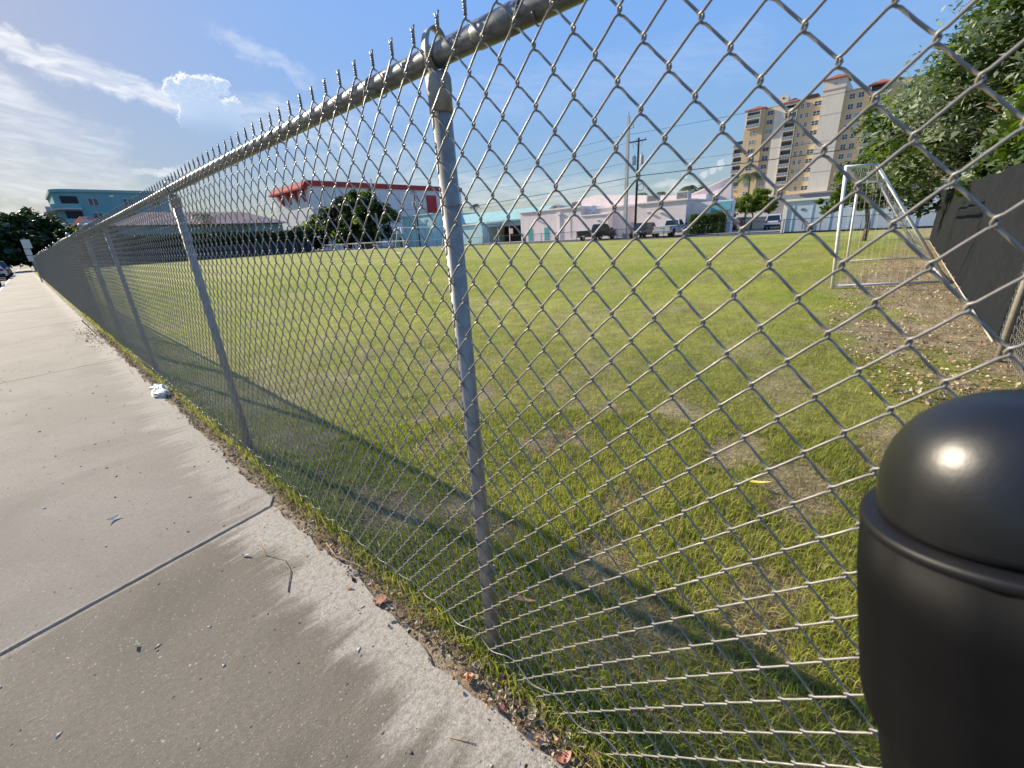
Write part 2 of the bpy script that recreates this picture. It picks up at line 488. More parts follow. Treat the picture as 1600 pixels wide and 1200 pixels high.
def make_field():
    xs = np.concatenate([np.arange(.545, 7.0, .055), 7+np.cumsum(np.linspace(.07, 1.5, 56))])
    xs = xs[xs < 50.2]; xs = np.append(xs, 50.6)
    ys = np.concatenate([[-60, -30, -12, -6, -3.5, -2.2], np.arange(-1.5, 8.0, .055), 8+np.cumsum(np.linspace(.07, 2.4, 84))])
    ys = ys[ys < 110.5]; ys = np.append(ys, 112)
    X, Y = np.meshgrid(xs, ys, indexing='ij')
    Z = field_height(X, Y)
    dry = field_dry(X, Y)
    P = np.stack([X, Y], -1)
    g = np.array([.235, .27, .045]); g2 = np.array([.36, .345, .09]); b = np.array([.42, .335, .225]); b2 = np.array([.22, .16, .105])
    m = np.clip(.5+1.7*(vnoise(P*.16, 21)[..., None]*.5+vnoise(P*.7, 22)[..., None]*.5-.5), 0, 1)
    r = np.hypot(X, Y)[..., None]
    # under the blades near by the ground is thatch; farther away the sheet itself reads as lawn
    lawn = g*(1-m)+g2*m
    thatch = lawn*.5+np.array([.09, .068, .034])*.5
    base = thatch+(lawn-thatch)*np.clip((r-2.2)/6.5, 0, 1)
    soil = b+(b2-b)*vnoise(P*6, 23)[..., None]
    col = base*(1-dry[..., None])+soil*dry[..., None]
    dk = np.clip(1.25-np.sqrt(((X-2.2)/.2)**2+((Y-1.66)/.13)**2)-(vnoise(P*9, 4)-.5), 0, 1)[..., None]
    col = col*(1-.7*dk)
    col = np.concatenate([col, np.ones_like(r)], -1)
    nx, ny = X.shape
    i = np.arange(nx*ny).reshape(nx, ny)
    F = np.stack([i[:-1, :-1], i[1:, :-1], i[1:, 1:], i[:-1, 1:]], -1).reshape(-1, 4)
    def fn(t, bs, pos):
        at = t.node('ShaderNodeAttribute', attribute_name='col')
        n = t.noise(pos, 26, 5, .7); n2 = t.noise(pos, 3.5, 6, .65); n3 = t.noise(t.scalevec(pos, (.25, 1, 1)), 1.3, 5, .6)
        f = t.math('MULTIPLY', t.mapr(n, .3, .7, .6, 1.4, False), t.mapr(n2, .3, .7, .78, 1.22, False))
        f = t.math('MULTIPLY', f, t.mapr(n3, .3, .7, .86, 1.14, False))
        c = t.mix(1.0, at.outputs['Color'], t.combine(f, f, f), 'MULTIPLY')
        t.l.new(c, bs.inputs['Base Color'])
        b_ = t.node('ShaderNodeBump'); b_.inputs['Strength'].default_value = .9; b_.inputs['Distance'].default_value = .03
        t.l.new(t.noise(pos, 38, 5, .75), b_.inputs['Height']); t.l.new(b_.outputs[0], bs.inputs['Normal'])
    fm = mat('field_turf', rough=.95, spec=.1, fn=fn)
    part('field', (np.stack([X, Y, Z], -1).reshape(-1, 3), F), fm, smooth=True, attrs={'col': ('FLOAT_COLOR', col.reshape(-1, 4))}, kind='structure')
make_field()

# grass blades, denser near by, thinning out into the turf sheet
def make_grass():
    def sample(n, r0, r1, pw):
        u = rng.random(n)
        r = (r0**pw+u*(r1**pw-r0**pw))**(1/pw)
        return r
    rr = np.concatenate([sample(95000, .8, 3.4, 1.9), sample(150000, 3.0, 30, .45), sample(34000, 9, 50, .5)])
    a = R_(-2)+rng.random(len(rr))*R_(108)
    x = rr*np.sin(a); y = rr*np.cos(a)
    # extra tufts hugging the fence line
    n2 = 26000
    yy = -1+18*rng.random(n2)**1.7; xx = .66+np.abs(rng.normal(0, .12, n2))
    x = np.concatenate([x, xx]); y = np.concatenate([y, yy])
    edge = np.concatenate([np.zeros(len(rr)), np.ones(n2)])
    ok = (x > .635) & (y > -1.02) & (x < 50) & (y < 110)
    x, y, edge = x[ok], y[ok], edge[ok]
    dry = field_dry(x, y)
    P = np.stack([x, y], -1)
    keep = rng.random(len(x)) < np.clip(1.08-dry*.86, .1, 1)*(.45+.9*vnoise(P*2.6+4, 31))
    x, y, dry, edge = x[keep], y[keep], dry[keep], edge[keep]
    P = np.stack([x, y], -1)
    n = len(x); r = np.hypot(x, y)
    far = np.clip((r-2)/8, 0, 6)
    z0 = field_height(x, y)-.004
    flat = rng.random(n) < (.36+.45*dry)
    h = (.018+.028*rng.random(n)**1.3+.03*np.clip(vnoise(P*1.9+7, 33)-.5, 0, 1)*2)*(1-.35*dry)*(1+.12*far)
    h = np.where(edge > 0, h*1.5, h)
    h *= np.where(r < 2.4, 1.25, 1.0)
    L = h*(1.0+.5*rng.random(n))
    lean = np.where(flat, 1.0+.4*rng.random(n), .1+.7*rng.random(n)**1.2)
    th = rng.random(n)*2*np.pi
    w = (.0010+.0013*rng.random(n))*(1+.62*far)
    dx, dy = np.cos(th), np.sin(th); px, py = -dy, dx
    m = np.stack([x+dx*L*.42*np.sin(lean*.55), y+dy*L*.42*np.sin(lean*.55), z0+L*.55*np.cos(lean*.6)], -1)
    tip = np.stack([x+dx*L*np.sin(lean), y+dy*L*np.sin(lean), z0+np.maximum(L*np.cos(lean), .006)], -1)
    base = np.stack([x, y, z0], -1); side = np.stack([px, py, np.zeros(n)], -1)*w[:, None]
    V = np.stack([base-side, base+side, m+side*.9, m-side*.9, tip+side*.12, tip-side*.12], 1).reshape(-1, 3)
    k = np.arange(n)[:, None]*6
    F = np.concatenate([k+np.array([0, 1, 2, 3]), k+np.array([3, 2, 4, 5])])
    g1 = np.array([.115, .18, .02]); g2 = np.array([.42, .43, .075]); g3 = np.array([.42, .37, .16]); br = np.array([.36, .27, .16])
    u = (rng.random(n)*.55+.45*vnoise(P*1.1+2, 41))[:, None]
    c = g1+(g2-g1)*u
    yel = (rng.random(n) < .12+.45*dry)[:, None]
    c = np.where(yel, g3*(.7+.5*rng.random((n, 1))), c)
    deadb = (flat & (rng.random(n) < .42+.5*dry))[:, None]
    c = np.where(deadb, br*(.55+.75*rng.random((n, 1))), c)
    c = np.concatenate([c, np.ones((n, 1))], 1)
    C = np.repeat(c, 6, 0)
    gm = color_attr_mat('grass_blade', .55, .38, .25)
    o = part('grass', (V, F), gm, attrs={'col': ('FLOAT_COLOR', C)}, kind='stuff')
    tag(o, 'short patchy green grass with dry brown spots covering the field', 'grass')
make_grass()

# ------------------------------------------------------------------ concrete pavement, slab by slab
def concrete(name, base, dark, agg, pale):
    def fn(t, bs, pos):
        x, y, z = t.sep(pos)
        n1 = t.noise(pos, .9, 6, .66, .5); n2 = t.noise(pos, 5.5, 6, .65); n3 = t.noise(pos, 150, 3, .7)
        c = t.mix(t.mapr(n1, .35, .66), dark, base)
        c = t.mix(t.mapr(n2, .42, .7, 0, .45), c, tuple(v*.82 for v in base))
        # dull stains
        st = t.noise(t.scalevec(pos, (1.0, .35, 1)), 2.1, 5, .55, .5)
        c = t.mix(t.mapr(st, .55, .72, 0, .4), c, tuple(v*.7 for v in dark))
        bl = t.noise(pos, .55, 5, .6, .8)
        c = t.mix(t.mapr(bl, .5, .64, 0, .6), c, tuple(v*.62 for v in dark))
        sp = t.noise(t.scalevec(pos, (1, .8, 1)), 7.0, 3, .5)
        c = t.mix(t.mapr(sp, .68, .74, 0, .5), c, tuple(v*.6 for v in dark))
        # pale tooled margins along the joints
        for yj in (2.545, 8.66, 15.3):
            dj = t.math('ABSOLUTE', t.math('SUBTRACT', t.math('SUBTRACT', y, t.math('MULTIPLY', t.math('SUBTRACT', x, .5), .155)), yj))
            dj = t.math('ADD', dj, t.math('MULTIPLY', t.math('SUBTRACT', n2, .5), .06))
            c = t.mix(t.mapr(dj, .018, .045, .6, 0), c, (.44, .385, .305))
        # pale lime dust towards the fence, drawn out in streaks across the pavement
        sk = t.noise(t.scalevec(pos, (1.6, 9.0, 1)), 1.0, 6, .62, .6)
        wear = t.noise(pos, 2.4, 5, .6)
        near = t.math('ADD', t.math('ADD', x, t.math('MULTIPLY', t.math('SUBTRACT', sk, .5), .75)), t.math('MULTIPLY', t.math('SUBTRACT', wear, .5), .45))
        c = t.mix(t.mapr(near, .29, .50, 0, pale), c, (.52, .46, .37))
        g2 = t.noise(pos, 48, 5, .75)
        c = t.mix(t.mapr(g2, .42, .66, 0, .55), c, tuple(v*.58 for v in base))
        g3 = t.noise(pos, 70, 4, .7)
        c = t.mix(t.mapr(g3, .56, .7, 0, .4), c, tuple(min(1, v*1.45) for v in base))
        # fine grain and bits of shell in the mix
        c = t.mix(t.mapr(n3, .35, .7, 0, .5), c, tuple(v*.6 for v in base))
        wv = t.node('ShaderNodeVectorMath', operation='ADD'); t.put(wv, 0, pos)
        t.put(wv, 1, t.scalevec(t.noise(pos, 90, 2, .5, 0, 'Color'), (.014, .014, 0)))
        for sc_, fr, am in ((58, agg*.35, .55), (105, agg*1.6, .5), (190, agg*2.6, .4)):
            v1 = t.voro(wv.outputs[0], sc_); vcol = t.sep(t.voro(wv.outputs[0], sc_, out='Color'))
            size = t.mapr(vcol[1], 0, 1, .10, .42, False)
            chip = t.math('MULTIPLY', t.mapr(t.math('DIVIDE', v1, size), 1.0, .55), t.mapr(vcol[0], 1-fr, 1-fr+.02))
            c = t.mix(t.math('MULTIPLY', chip, am), c, (.58, .52, .43))
        v2 = t.voro(pos, 34); vd = t.sep(t.voro(pos, 34, out='Color'))[1]
        pit = t.math('MULTIPLY', t.mapr(v2, .2, .12), t.mapr(vd, .93, .95))
        c = t.mix(t.math('MULTIPLY', pit, .8), c, (.07, .06, .05))
        t.l.new(c, bs.inputs['Base Color'])
        b_ = t.node('ShaderNodeBump'); b_.inputs['Strength'].default_value = .55; b_.inputs['Distance'].default_value = .004
        hgt = t.math('ADD', t.math('MULTIPLY', n3, .7), t.math('ADD', t.math('MULTIPLY', t.noise(pos, 45, 4, .7), .8), t.math('MULTIPLY', pit, -1.2)))
        t.l.new(hgt, b_.inputs['Height']); t.l.new(b_.outputs[0], bs.inputs['Normal'])
    return mat(name, rough=.88, spec=.25, fn=fn)
CON_A = concrete('pavement_worn', (.235, .203, .15), (.165, .14, .102), .10, .95)
CON_B = concrete('pavement', (.305, .268, .215), (.238, .206, .162), .04, .6)
SKEW = .155
def slab(y0, y1, m, seed, par, chip=.0, edge=.595):
    r = random.Random(seed); gap = .007
    X0, X1 = -1.36, edge
    out = []
    nL = max(4, int((y1-y0)/(.05 if y0 < 9 else .3)))
    yl = lambda x, yb: yb + SKEW*(x-.5)
    ph = r.random()*10
    def ex(y):
        v = .012*math.sin(y*5+ph)+.008*math.sin(y*13+ph*2)+.006*math.sin(y*31+ph)+r.uniform(-.007, .007)+.010*max(0, math.sin(y*3.3+ph)*math.sin(y*7.1+ph*3))
        dd = min(abs(y-yl(X1, y0)), abs(y-yl(X1, y1)))
        if dd < .10: v -= (.10-dd)*chip
        return X1+v
    b0 = yl(X0, y0)+gap; b1 = yl(X1, y0)+gap; t0 = yl(X0, y1)-gap; t1 = yl(X1, y1)-gap
    nx = 60 if y0 < 9 else 6
    for i in range(nx):
        x = X0+(X1-X0)*i/nx
        out.append((x, yl(x, y0)+gap+(abs(r.gauss(0, .0022)) if y0 < 9 else 0)))
    for i in range(nL+1):
        y = b1+(t1-b1)*i/nL; out.append((ex(y), y))
    for i in range(nx, -1, -1):
        x = X0+(X1-X0)*i/nx
        if i < nx: out.append((x, yl(x, y1)-gap-(abs(r.gauss(0, .0022)) if y0 < 9 else 0)))
    n = len(out); cx = sum(p[0] for p in out)/n; cy = sum(p[1] for p in out)/n
    V = []; bev = .006; zt = r.uniform(-.002, .002)
    inner = []
    for k in range(n):
        p, a, b = Vector(out[k]), Vector(out[k-1]), Vector(out[(k+1) % n])
        d = (b-a); nn = Vector((-d.y, d.x)); nn = nn.normalized() if nn.length else nn
        inner.append(p+nn*bev)
    V += [(p.x, p.y, zt) for p in inner] + [(x, y, zt-bev) for x, y in out] + [(x, y, zt-.12) for x, y in out]
    F = [tuple(range(n))]
    for k in range(n):
        q = (k+1) % n
        F.append((n+k, n+q, q, k)); F.append((2*n+k, 2*n+q, n+q, n+k))
    part('slab', (V, F), m, par)
SIDEWALK = thing('sidewalk', None, None); SIDEWALK['kind'] = 'structure'
joints = [-10, -3.6, 2.545, 8.66, 15.3, 21.4, 27.5, 33.6, 39.7, 45.8, 51.9, 58, 64.1, 70.2, 76.3, 82.4, 88.5, 94.6, 101, 107, 120, 140, 170]
for i in range(len(joints)-1):
    slab(joints[i], joints[i+1], CON_A if joints[i] < 2 else CON_B, 100+i, SIDEWALK, chip=.35 if i < 4 else .15)
part('joint_bed', sheet(-1.36, .60, -10, 170, -.024), mat('joint_soil', (.045, .038, .03), .95), SIDEWALK)
part('kerb', bbox(-1.52, -1.368, -60, 400, -.3, .0, .012), mat('kerb_concrete', (.46, .44, .40), .9, vscale=2), kind='structure')

# ------------------------------------------------------------------ fallen leaves, twigs and scraps
def leaf_shape(L, W, curl, fold, n=5):
    """one dead leaf: a curled two-sided blade, base at the origin along +X"""
    V = []; F = []
    for i in range(n+1):
        t = i/n; x = L*t; w = W*math.sin(math.pi*min(1, t*.97+.02))**.8
        z = curl*L*(t-.5)**2*2
        V += [(x, -w, z+fold*w), (x, 0, z), (x, w, z+fold*w)]
    for i in range(n):
        a = i*3; F += [(a, a+1, a+4, a+3), (a+1, a+2, a+5, a+4)]
    return np.array(V), np.array(F)
def make_litter():
    base = [leaf_shape(.05, .014, .5, .35), leaf_shape(.035, .012, -.4, .5), leaf_shape(.06, .009, .7, .2), leaf_shape(.022, .010, .2, .6)]
    VV, FF, CC = [], [], []; k = 0
    n = 5600
    for i in range(n):
        u = rng.random()
        if u < .80:
            y = .3+12*rng.random()**1.6; x = rng.normal(.65, .035)
            if x < .57 and rng.random() < .8: continue
        elif u < .92:
            y = rng.normal(11.8, .9); x = rng.normal(.55, .13)
        else:
            y = -.9+16*rng.random()**1.5; x = .5+rng.random()*.45
        V, F = base[rng.integers(4)]
        s = (.16+.46*rng.random()**1.8)*(1+min(y, 14)*.06)
        a = rng.random()*2*np.pi; tl = rng.normal(0, .5)
        M = np.array(Euler((rng.normal(0, .5), tl, a)).to_matrix())
        z = float(field_height(np.array([x]), np.array([y]))[0])+.008+.012*rng.random() if x > .6 else .006
        P = (V*s)@M.T+np.array([x, y, z])
        P[:, 2] = np.maximum(P[:, 2], (.002 if x < .6 else -.03))
        c = np.array([(.33, .22, .13), (.45, .35, .24), (.20, .12, .07), (.42, .19, .11), (.55, .49, .40), (.13, .085, .05)][rng.choice(6, p=[.2, .28, .16, .06, .2, .1])])*(.7+.5*rng.random())
        VV.append(P); FF.append(F+k); k += len(P); CC.append(np.tile([*c, 1], (len(P), 1)))
    # litter on the worn ground by the goal and the side fence
    for i in range(2600):
        x = 4.5+13*rng.random()**1.2; y = -1.0+1.7*rng.random()*min(1, x/8)
        V, F = base[rng.integers(4)]; s = .55+.8*rng.random()
        M = np.array(Euler((rng.normal(0, .5), rng.normal(0, .4), rng.random()*6.28)).to_matrix())
        P = (V*s)@M.T+np.array([x, y, .006])
        P[:, 2] = np.maximum(P[:, 2], -.01)
        c = np.array([(.44, .34, .22), (.52, .42, .29), (.32, .22, .14), (.44, .29, .19), (.58, .5, .38)][rng.integers(5)])*(.7+.5*rng.random())
        VV.append(P); FF.append(F+k); k += len(P); CC.append(np.tile([*c, 1], (len(P), 1)))
    o = part('leaf_litter', (np.concatenate(VV), np.concatenate(FF)), color_attr_mat('dead_leaf', .9, .1, .05), attrs={'col': ('FLOAT_COLOR', np.concatenate(CC))}, kind='stuff')
    tag(o, 'dry brown leaf litter lying along the fence foot and the worn ground', 'leaf litter')
    # grit and tiny chips on the pavement
    VV, FF, CC = [], [], []; k = 0
    tet = np.array([(-1, -.7, 0), (1, -.5, 0), (.2, 1, 0), (0, 0, .8)]); tf = np.array([(0, 2, 1), (0, 1, 3), (1, 2, 3), (2, 0, 3)])
    for i in range(520):
        x = -1.2+1.75*rng.random(); y = -.2+13*rng.random()**1.5
        s = (.002+.006*rng.random()**3)*(1+y*.05)
        M = np.array(Euler((0, 0, rng.random()*6.28)).to_matrix())
        P = (tet*np.array([s*(1+rng.random()), s, s*.7]))@M.T+np.array([x, y, .0015])
        c = np.array([(.6, .56, .48), (.1, .08, .06), (.35, .25, .16)][rng.choice(3, p=[.5, .25, .25])])
        VV.append(P); FF.append(tf+k); k += 4; CC.append(np.tile([*c, 1], (4, 1)))
    o = part('grit', (np.concatenate(VV), np.concatenate(FF)), color_attr_mat('dead_leaf'), attrs={'col': ('FLOAT_COLOR', np.concatenate(CC))}, kind='stuff')
    tag(o, 'tiny pale chips and crumbs scattered over the pavement', 'grit')
make_litter()
def single_leaf(name, label, x, y, L, W, rot, col, curl=.5, fold=.3, tilt=.2, z=.012, cat='leaf', group=None):
    V, F = leaf_shape(L, W, curl, fold, 8)
    M = np.array(Euler((tilt, .1, rot)).to_matrix())
    P = V@M.T; P[:, 2] -= P[:, 2].min(); P += np.array([x, y, z])
    m = mat('leaf_%02d%02d%02d' % tuple(int(c*99) for c in col), col, .7, 0, .25, 60)
    o = part(name, (P, F), m, smooth=True); tag(o, label, cat, group)
    return o
single_leaf('fallen_leaf', 'round reddish brown leaf lying flat on the pavement edge', .585, 1.385, .058, .030, 1.0, (.33, .15, .10), .15, .1, .0, .004)
single_leaf('fallen_leaf', 'orange curled leaf just left of the near post foot', .625, .84, .05, .02, 2.2, (.50, .23, .10), .6, .5, .3, .0)
single_leaf('fallen_leaf', 'large tan leaf at the dirt edge, lowest of the long leaves', .60, .585, .075, .016, -1.0, (.45, .31, .2), .3, .4, .1, .0)
single_leaf('fallen_leaf', 'small reddish leaf on the dirt below the tan leaf', .60, .69, .034, .014, .6, (.42, .18, .13), .3, .2, .2, .0)
single_leaf('fallen_leaf', 'reddish leaf pair at the bottom of the frame beside the mesh', .655, .45, .05, .018, 2.6, (.45, .2, .14), .5, .3, .2, .0)
single_leaf('fallen_leaf', 'long brown strap leaf lying in the grass behind the near post', .93, 1.0, .16, .010, -1.15, (.36, .20, .12), .25, .5, .2, .03)
single_leaf('fallen_leaf', 'yellow green blade leaf lying on the lawn beyond the mesh', 2.42, .52, .22, .012, -1.4, (.55, .52, .10), .4, .4, .1, .03)
single_leaf('paper_scrap', 'white torn scrap lying on the middle pavement slab', -.12, 3.19, .07, .013, .3, (.7, .66, .56), .5, .6, .2, .004, 'scrap')
single_leaf('paper_scrap', 'yellowish scrap lying on the near pavement slab', -.15, 1.975, .022, .010, 1.2, (.75, .68, .42), 1.2, .8, .3, .003, 'scrap')
single_leaf('fallen_leaf', 'pale curled leaf lying across the pavement near the dark joint', .33, 2.18, .05, .007, 2.2, (.55, .47, .36), .4, .9, .1, .003)
def twig(label, pts, r):
    o = part('twig', tube(pts, r, 6), mat('twig_bark', (.30, .21, .13), .85, 0, .3, 50), smooth=True); tag(o, label, 'twig')
twig('thin pale twig with a bend lying on the near slab by the fence', [(.40, 2.27, .004), (.385, 2.12, .006), (.43, 2.02, .012), (.42, 1.9, .006), (.36, 1.78, .004)], .0022)
twig('short dark straw standing up from the pale pavement corner', [(.45, .77, .002), (.49, .69, .004)], .0012)
twig('long thin twig lying along the leaf strip beside the fence', [(.62, 1.95, .01), (.60, 1.8, .02), (.645, 1.66, .012), (.64, 1.5, .02)], .003)
def plastic_bag():
    import bmesh
    bm = bmesh.new(); bmesh.ops.create_icosphere(bm, subdivisions=4, radius=1)
    for v in bm.verts:
        p = v.co; n = math.sin(p.x*5+p.y*3)*.16+math.sin(p.y*9-p.z*6)*.13+math.sin(p.x*14+p.z*11)*.09
        v.co = p*(1+n); v.co.x *= .07; v.co.y *= .24; v.co.z = max(v.co.z*.05, -.02)
        v.co.x += .03*math.sin(v.co.y*12)
    me = bpy.data.meshes.new('plastic_bag'); bm.to_mesh(me); bm.free()
    me.materials.append(mat('white_plastic', (.6, .56, .5), .5, 0, .05))
    o = put('plastic_bag', me); o.location = (.605, 5.95, .02); o.rotation_euler = (0, 0, .1)
    tag(o, 'crumpled white plastic bag lying on the pavement edge by the fence', 'plastic bag')
plastic_bag()
# ------------------------------------------------------------------ the near chain-link fence
FX = .714                      # plane of the mesh
RX = .745                      # axis of posts and rail
PV, PH = .0937, .042           # vertical pitch of the diamonds, column spacing
ZT = 1.872                     # foot of the twists
YT = .978                      # one twist column
WR = .0021                     # wire radius
def wire_path(odd, fine, seed, zt=ZT, n=20, dd=.0038):
    """one zig-zag wire between column y=0 and y=PH; '/' legs (as seen from the street) lie in front"""
    r = random.Random(seed); P = []
    over = .0024
    # bottom to top; knuckles alternate columns
    zs = []
    k = 2*n
    for i in range(k+1):
        z = zt-PV/2*(k-i)
        at_twist = ((k-i) % 2 == 0)
        right = at_twist != odd          # even wires twist at y=PH, odd ones at y=0
        zs.append((z, PH if right else 0.0))
    for i in range(k):
        (z0, y0), (z1, y1) = zs[i], zs[i+1]
        s = 1 if y1 > y0 else -1
        xs = dd if s > 0 else -dd       # rising towards +y lies behind, towards -y in front
        jz = r.uniform(-.0012, .0012); jy = r.uniform(-.0008, .0008)
        ya, yb = y0-s*over, y1+s*over
        ts = (.0, .05, .16, .5, .84, .95) if fine else (.0, .14, .86)
        for t in ts:
            y = ya+(yb-ya)*t; z = z0+(z1-z0)*t
            if t == 0: x = 0.0
            elif t in (.05, .95): x = xs*.75; z += (.004 if t < .5 else -.004)*.55; y -= s*(.0008 if t < .5 else -.0008)
            else: x = xs
            if t == .5: z += jz*.5
            P.append((x, y+jy*(t > 0), z))
    # the last half: up into the twist
    yc = PH if not odd else 0.0
    ph = 0.0 if not odd else math.pi
    P.append((0, yc-(.0035 if not odd else -.0035)*.2, zt+.001))
    turns = 2.2; m = 16 if fine else 6
    hr = .0023
    for j in range(1, m+1):
        t = j/m; a = ph+turns*2*math.pi*t
        P.append((hr*math.sin(a)*1.0, yc-hr*math.cos(a), zt+.003+.021*t))
    sgn = -1 if not odd else 1
    P.append((.001*sgn, yc+sgn*.004, zt+.0285)); P.append((.002*sgn, yc+sgn*.0085, zt+.034))
    return P
FENCE = thing('chain_link_fence', 'long galvanised chain link fence with round posts along the sidewalk', 'fence', (RX, .855, 0))
FORG = Vector((RX, .855, 0))
wm = {}
for odd in (0, 1):
    for fine in (0, 1):
        for s in range(4):
            v, f = tube(wire_path(bool(odd), bool(fine), s*7+odd), WR, 7 if fine else 5)
            wm[odd, fine, s] = raw_mesh('wire', v, f, WIRE, smooth=True)
k0 = int(round((-1.0-YT)/PH)); nw = 0
YTW = YT-PH       # even wires span y0..y0+PH with the twist at y0+PH
k = k0
while nw < 298:
    y0 = YTW+k*PH
    o = put('wire', wm[k % 2, 1 if y0 < 4.2 else 0, random.randrange(4)], FENCE)
    lean = .004*math.sin(y0*1.7)+.003*math.sin(y0*4.1)
    o.location = (FX-FORG.x+lean*.5, y0-FORG.y, .004*math.sin(y0*.9)-.002)
    k += 1; nw += 1
Y_END = YTW+k*PH
# the far stretch, seen almost edge-on, as one mesh
def far_mesh(y0, y1, zoff=.0):
    n = int((y1-y0)/PH); rows = 44
    t = np.arange(rows)
    z = ZT+zoff-PV/2*(rows-1-t)
    VV = []; cnt = 0
    ang = np.array([0, 2.094, 4.189])
    base = []
    for odd in (0, 1):
        yy = np.where((t+odd) % 2 == 0, 0.0, PH); xx = np.where(t % 2 == 0, .003, -.003)*(1 if odd else -1)
        base.append(np.stack([np.stack([xx+WR*1.6*math.cos(a), yy+WR*1.6*math.sin(a)*.9, z], -1) for a in ang], 1))   # rows,3,3
    V = np.concatenate([base[i % 2].reshape(-1, 3)+np.array([FX, y0+i*PH, 0]) for i in range(n)])
    r = np.arange(rows-1)[:, None]; j = np.arange(3)[None, :]; j2 = (j+1) % 3
    q = np.stack([r*3+j, r*3+j2, (r+1)*3+j2, (r+1)*3+j], -1).reshape(-1, 4)
    F = np.concatenate([q+i*rows*3 for i in range(n)])
    return V, F
o = part('wire_mesh', far_mesh(Y_END, 72, .02), WIRE, FENCE, kind='stuff')
# top rail with its swaged joint, posts, loop caps
part('top_rail', tube([(RX, y, 1.846+.004*math.sin(y*.8)) for y in np.linspace(-1.05, 9.4, 40)], .0235, 24), RAIL, FENCE, smooth=True)
part('rail_sleeve', tube([(RX, .62, 1.8475), (RX, .625, 1.8475), (RX, .72, 1.848), (RX, .725, 1.848)], [.0238, .0252, .0252, .0238], 24), RAIL, FENCE, smooth=True)
post_me = raw_mesh('post', *lathe([(.0242, -.3), (.0242, 1.77)], 24), GALV, True)
cap_me = raw_mesh('loop_cap', *join(lathe([(.0246, 1.738), (.0275, 1.738), (.0275, 1.775), (.0292, 1.782), (.0292, 1.806), (.026, 1.815), (.0, 1.818)], 24)), GALV, True)
def loop_band():
    V, F = [], []; n = 36
    for i in range(n):
        a = 2*math.pi*i/n
        for (rx, rz) in ((.0275, .042), (.0300, .0445)):
            for yy in (-.012, .012):
                V.append((rx*math.cos(a), yy, 1.858+rz*math.sin(a)))
    for i in range(n):
        a, b = i*4, ((i+1) % n)*4
        F += [(a, a+1, b+1, b), (a+2, b+2, b+3, a+3), (a, b, b+2, a+2), (a+1, a+3, b+3, b+1)]
    return V, F
loop_me = raw_mesh('loop', *loop_band(), GALV, True)
tie_me = raw_mesh('wire_tie', *tube([(.029*math.cos(a)-.002, .029*math.sin(a), .010*math.sin(a*.5+.4)) for a in np.linspace(.7, 5.6, 20)] + [(-.034, -.03, .01)], .0019, 6), WIRE, True)
for i, y in enumerate([-2.2+3.05, 3.48, 7.05, 9.42]):
    yy = .858 if i == 0 else y
    lx = (-.0, .0, .0, 0)[i]
    po = put('post', post_me, FENCE); po.location = (lx, yy-FORG.y, 0)
    c = put('loop_cap', cap_me, po); l = put('loop', loop_me, po)
    for z in (.38, .94, 1.53):
        tt = put('wire_tie', tie_me, FENCE); tt.location = (lx, yy-FORG.y, z); tt.rotation_euler = (0, 0, math.pi)
# farther posts, each with a domed cap and a short rail arm
cpost = raw_mesh('tall_post', *lathe([(.030, -.3), (.030, 1.93), (.036, 1.93), (.036, 1.955), (.028, 1.98), (.012, 1.99)], 14), GALV, True)
for y in [9.62] + list(np.arange(12.6, 72, 3.05)):
    po = put('tall_post', cpost, FENCE); po.location = (.002, y-FORG.y, 0)
part('far_rail', tube([(RX+.002, y, 1.90+.02*math.sin(y*.5)) for y in np.linspace(9.66, 71.5, 60)], .021, 10), GALV, FENCE, smooth=True)
# wavy tension wire along the foot
part('tension_wire', tube([(FX-.006+.006*math.cos(y*34.9), y, .066+.011*math.sin(y*34.9+math.sin(y*3.1))+.016*math.sin(y*2.1)+.006*math.sin(y*11)) for y in np.arange(-1, 9.3, .012)], .0017, 6), WIRE, FENCE, smooth=True)
for i, y in enumerate([.30, .58, 1.1, 1.75, 2.3, 3.0]):
    tt = part('rail_tie', tube([(RX+.0262*math.cos(a), y+.006*a, 1.846+.0262*math.sin(a)) for a in np.linspace(-2.6, 3.2, 18)]+[(FX-.005, y+.03, 1.80)], .0018, 6), WIRE, FENCE, smooth=True)

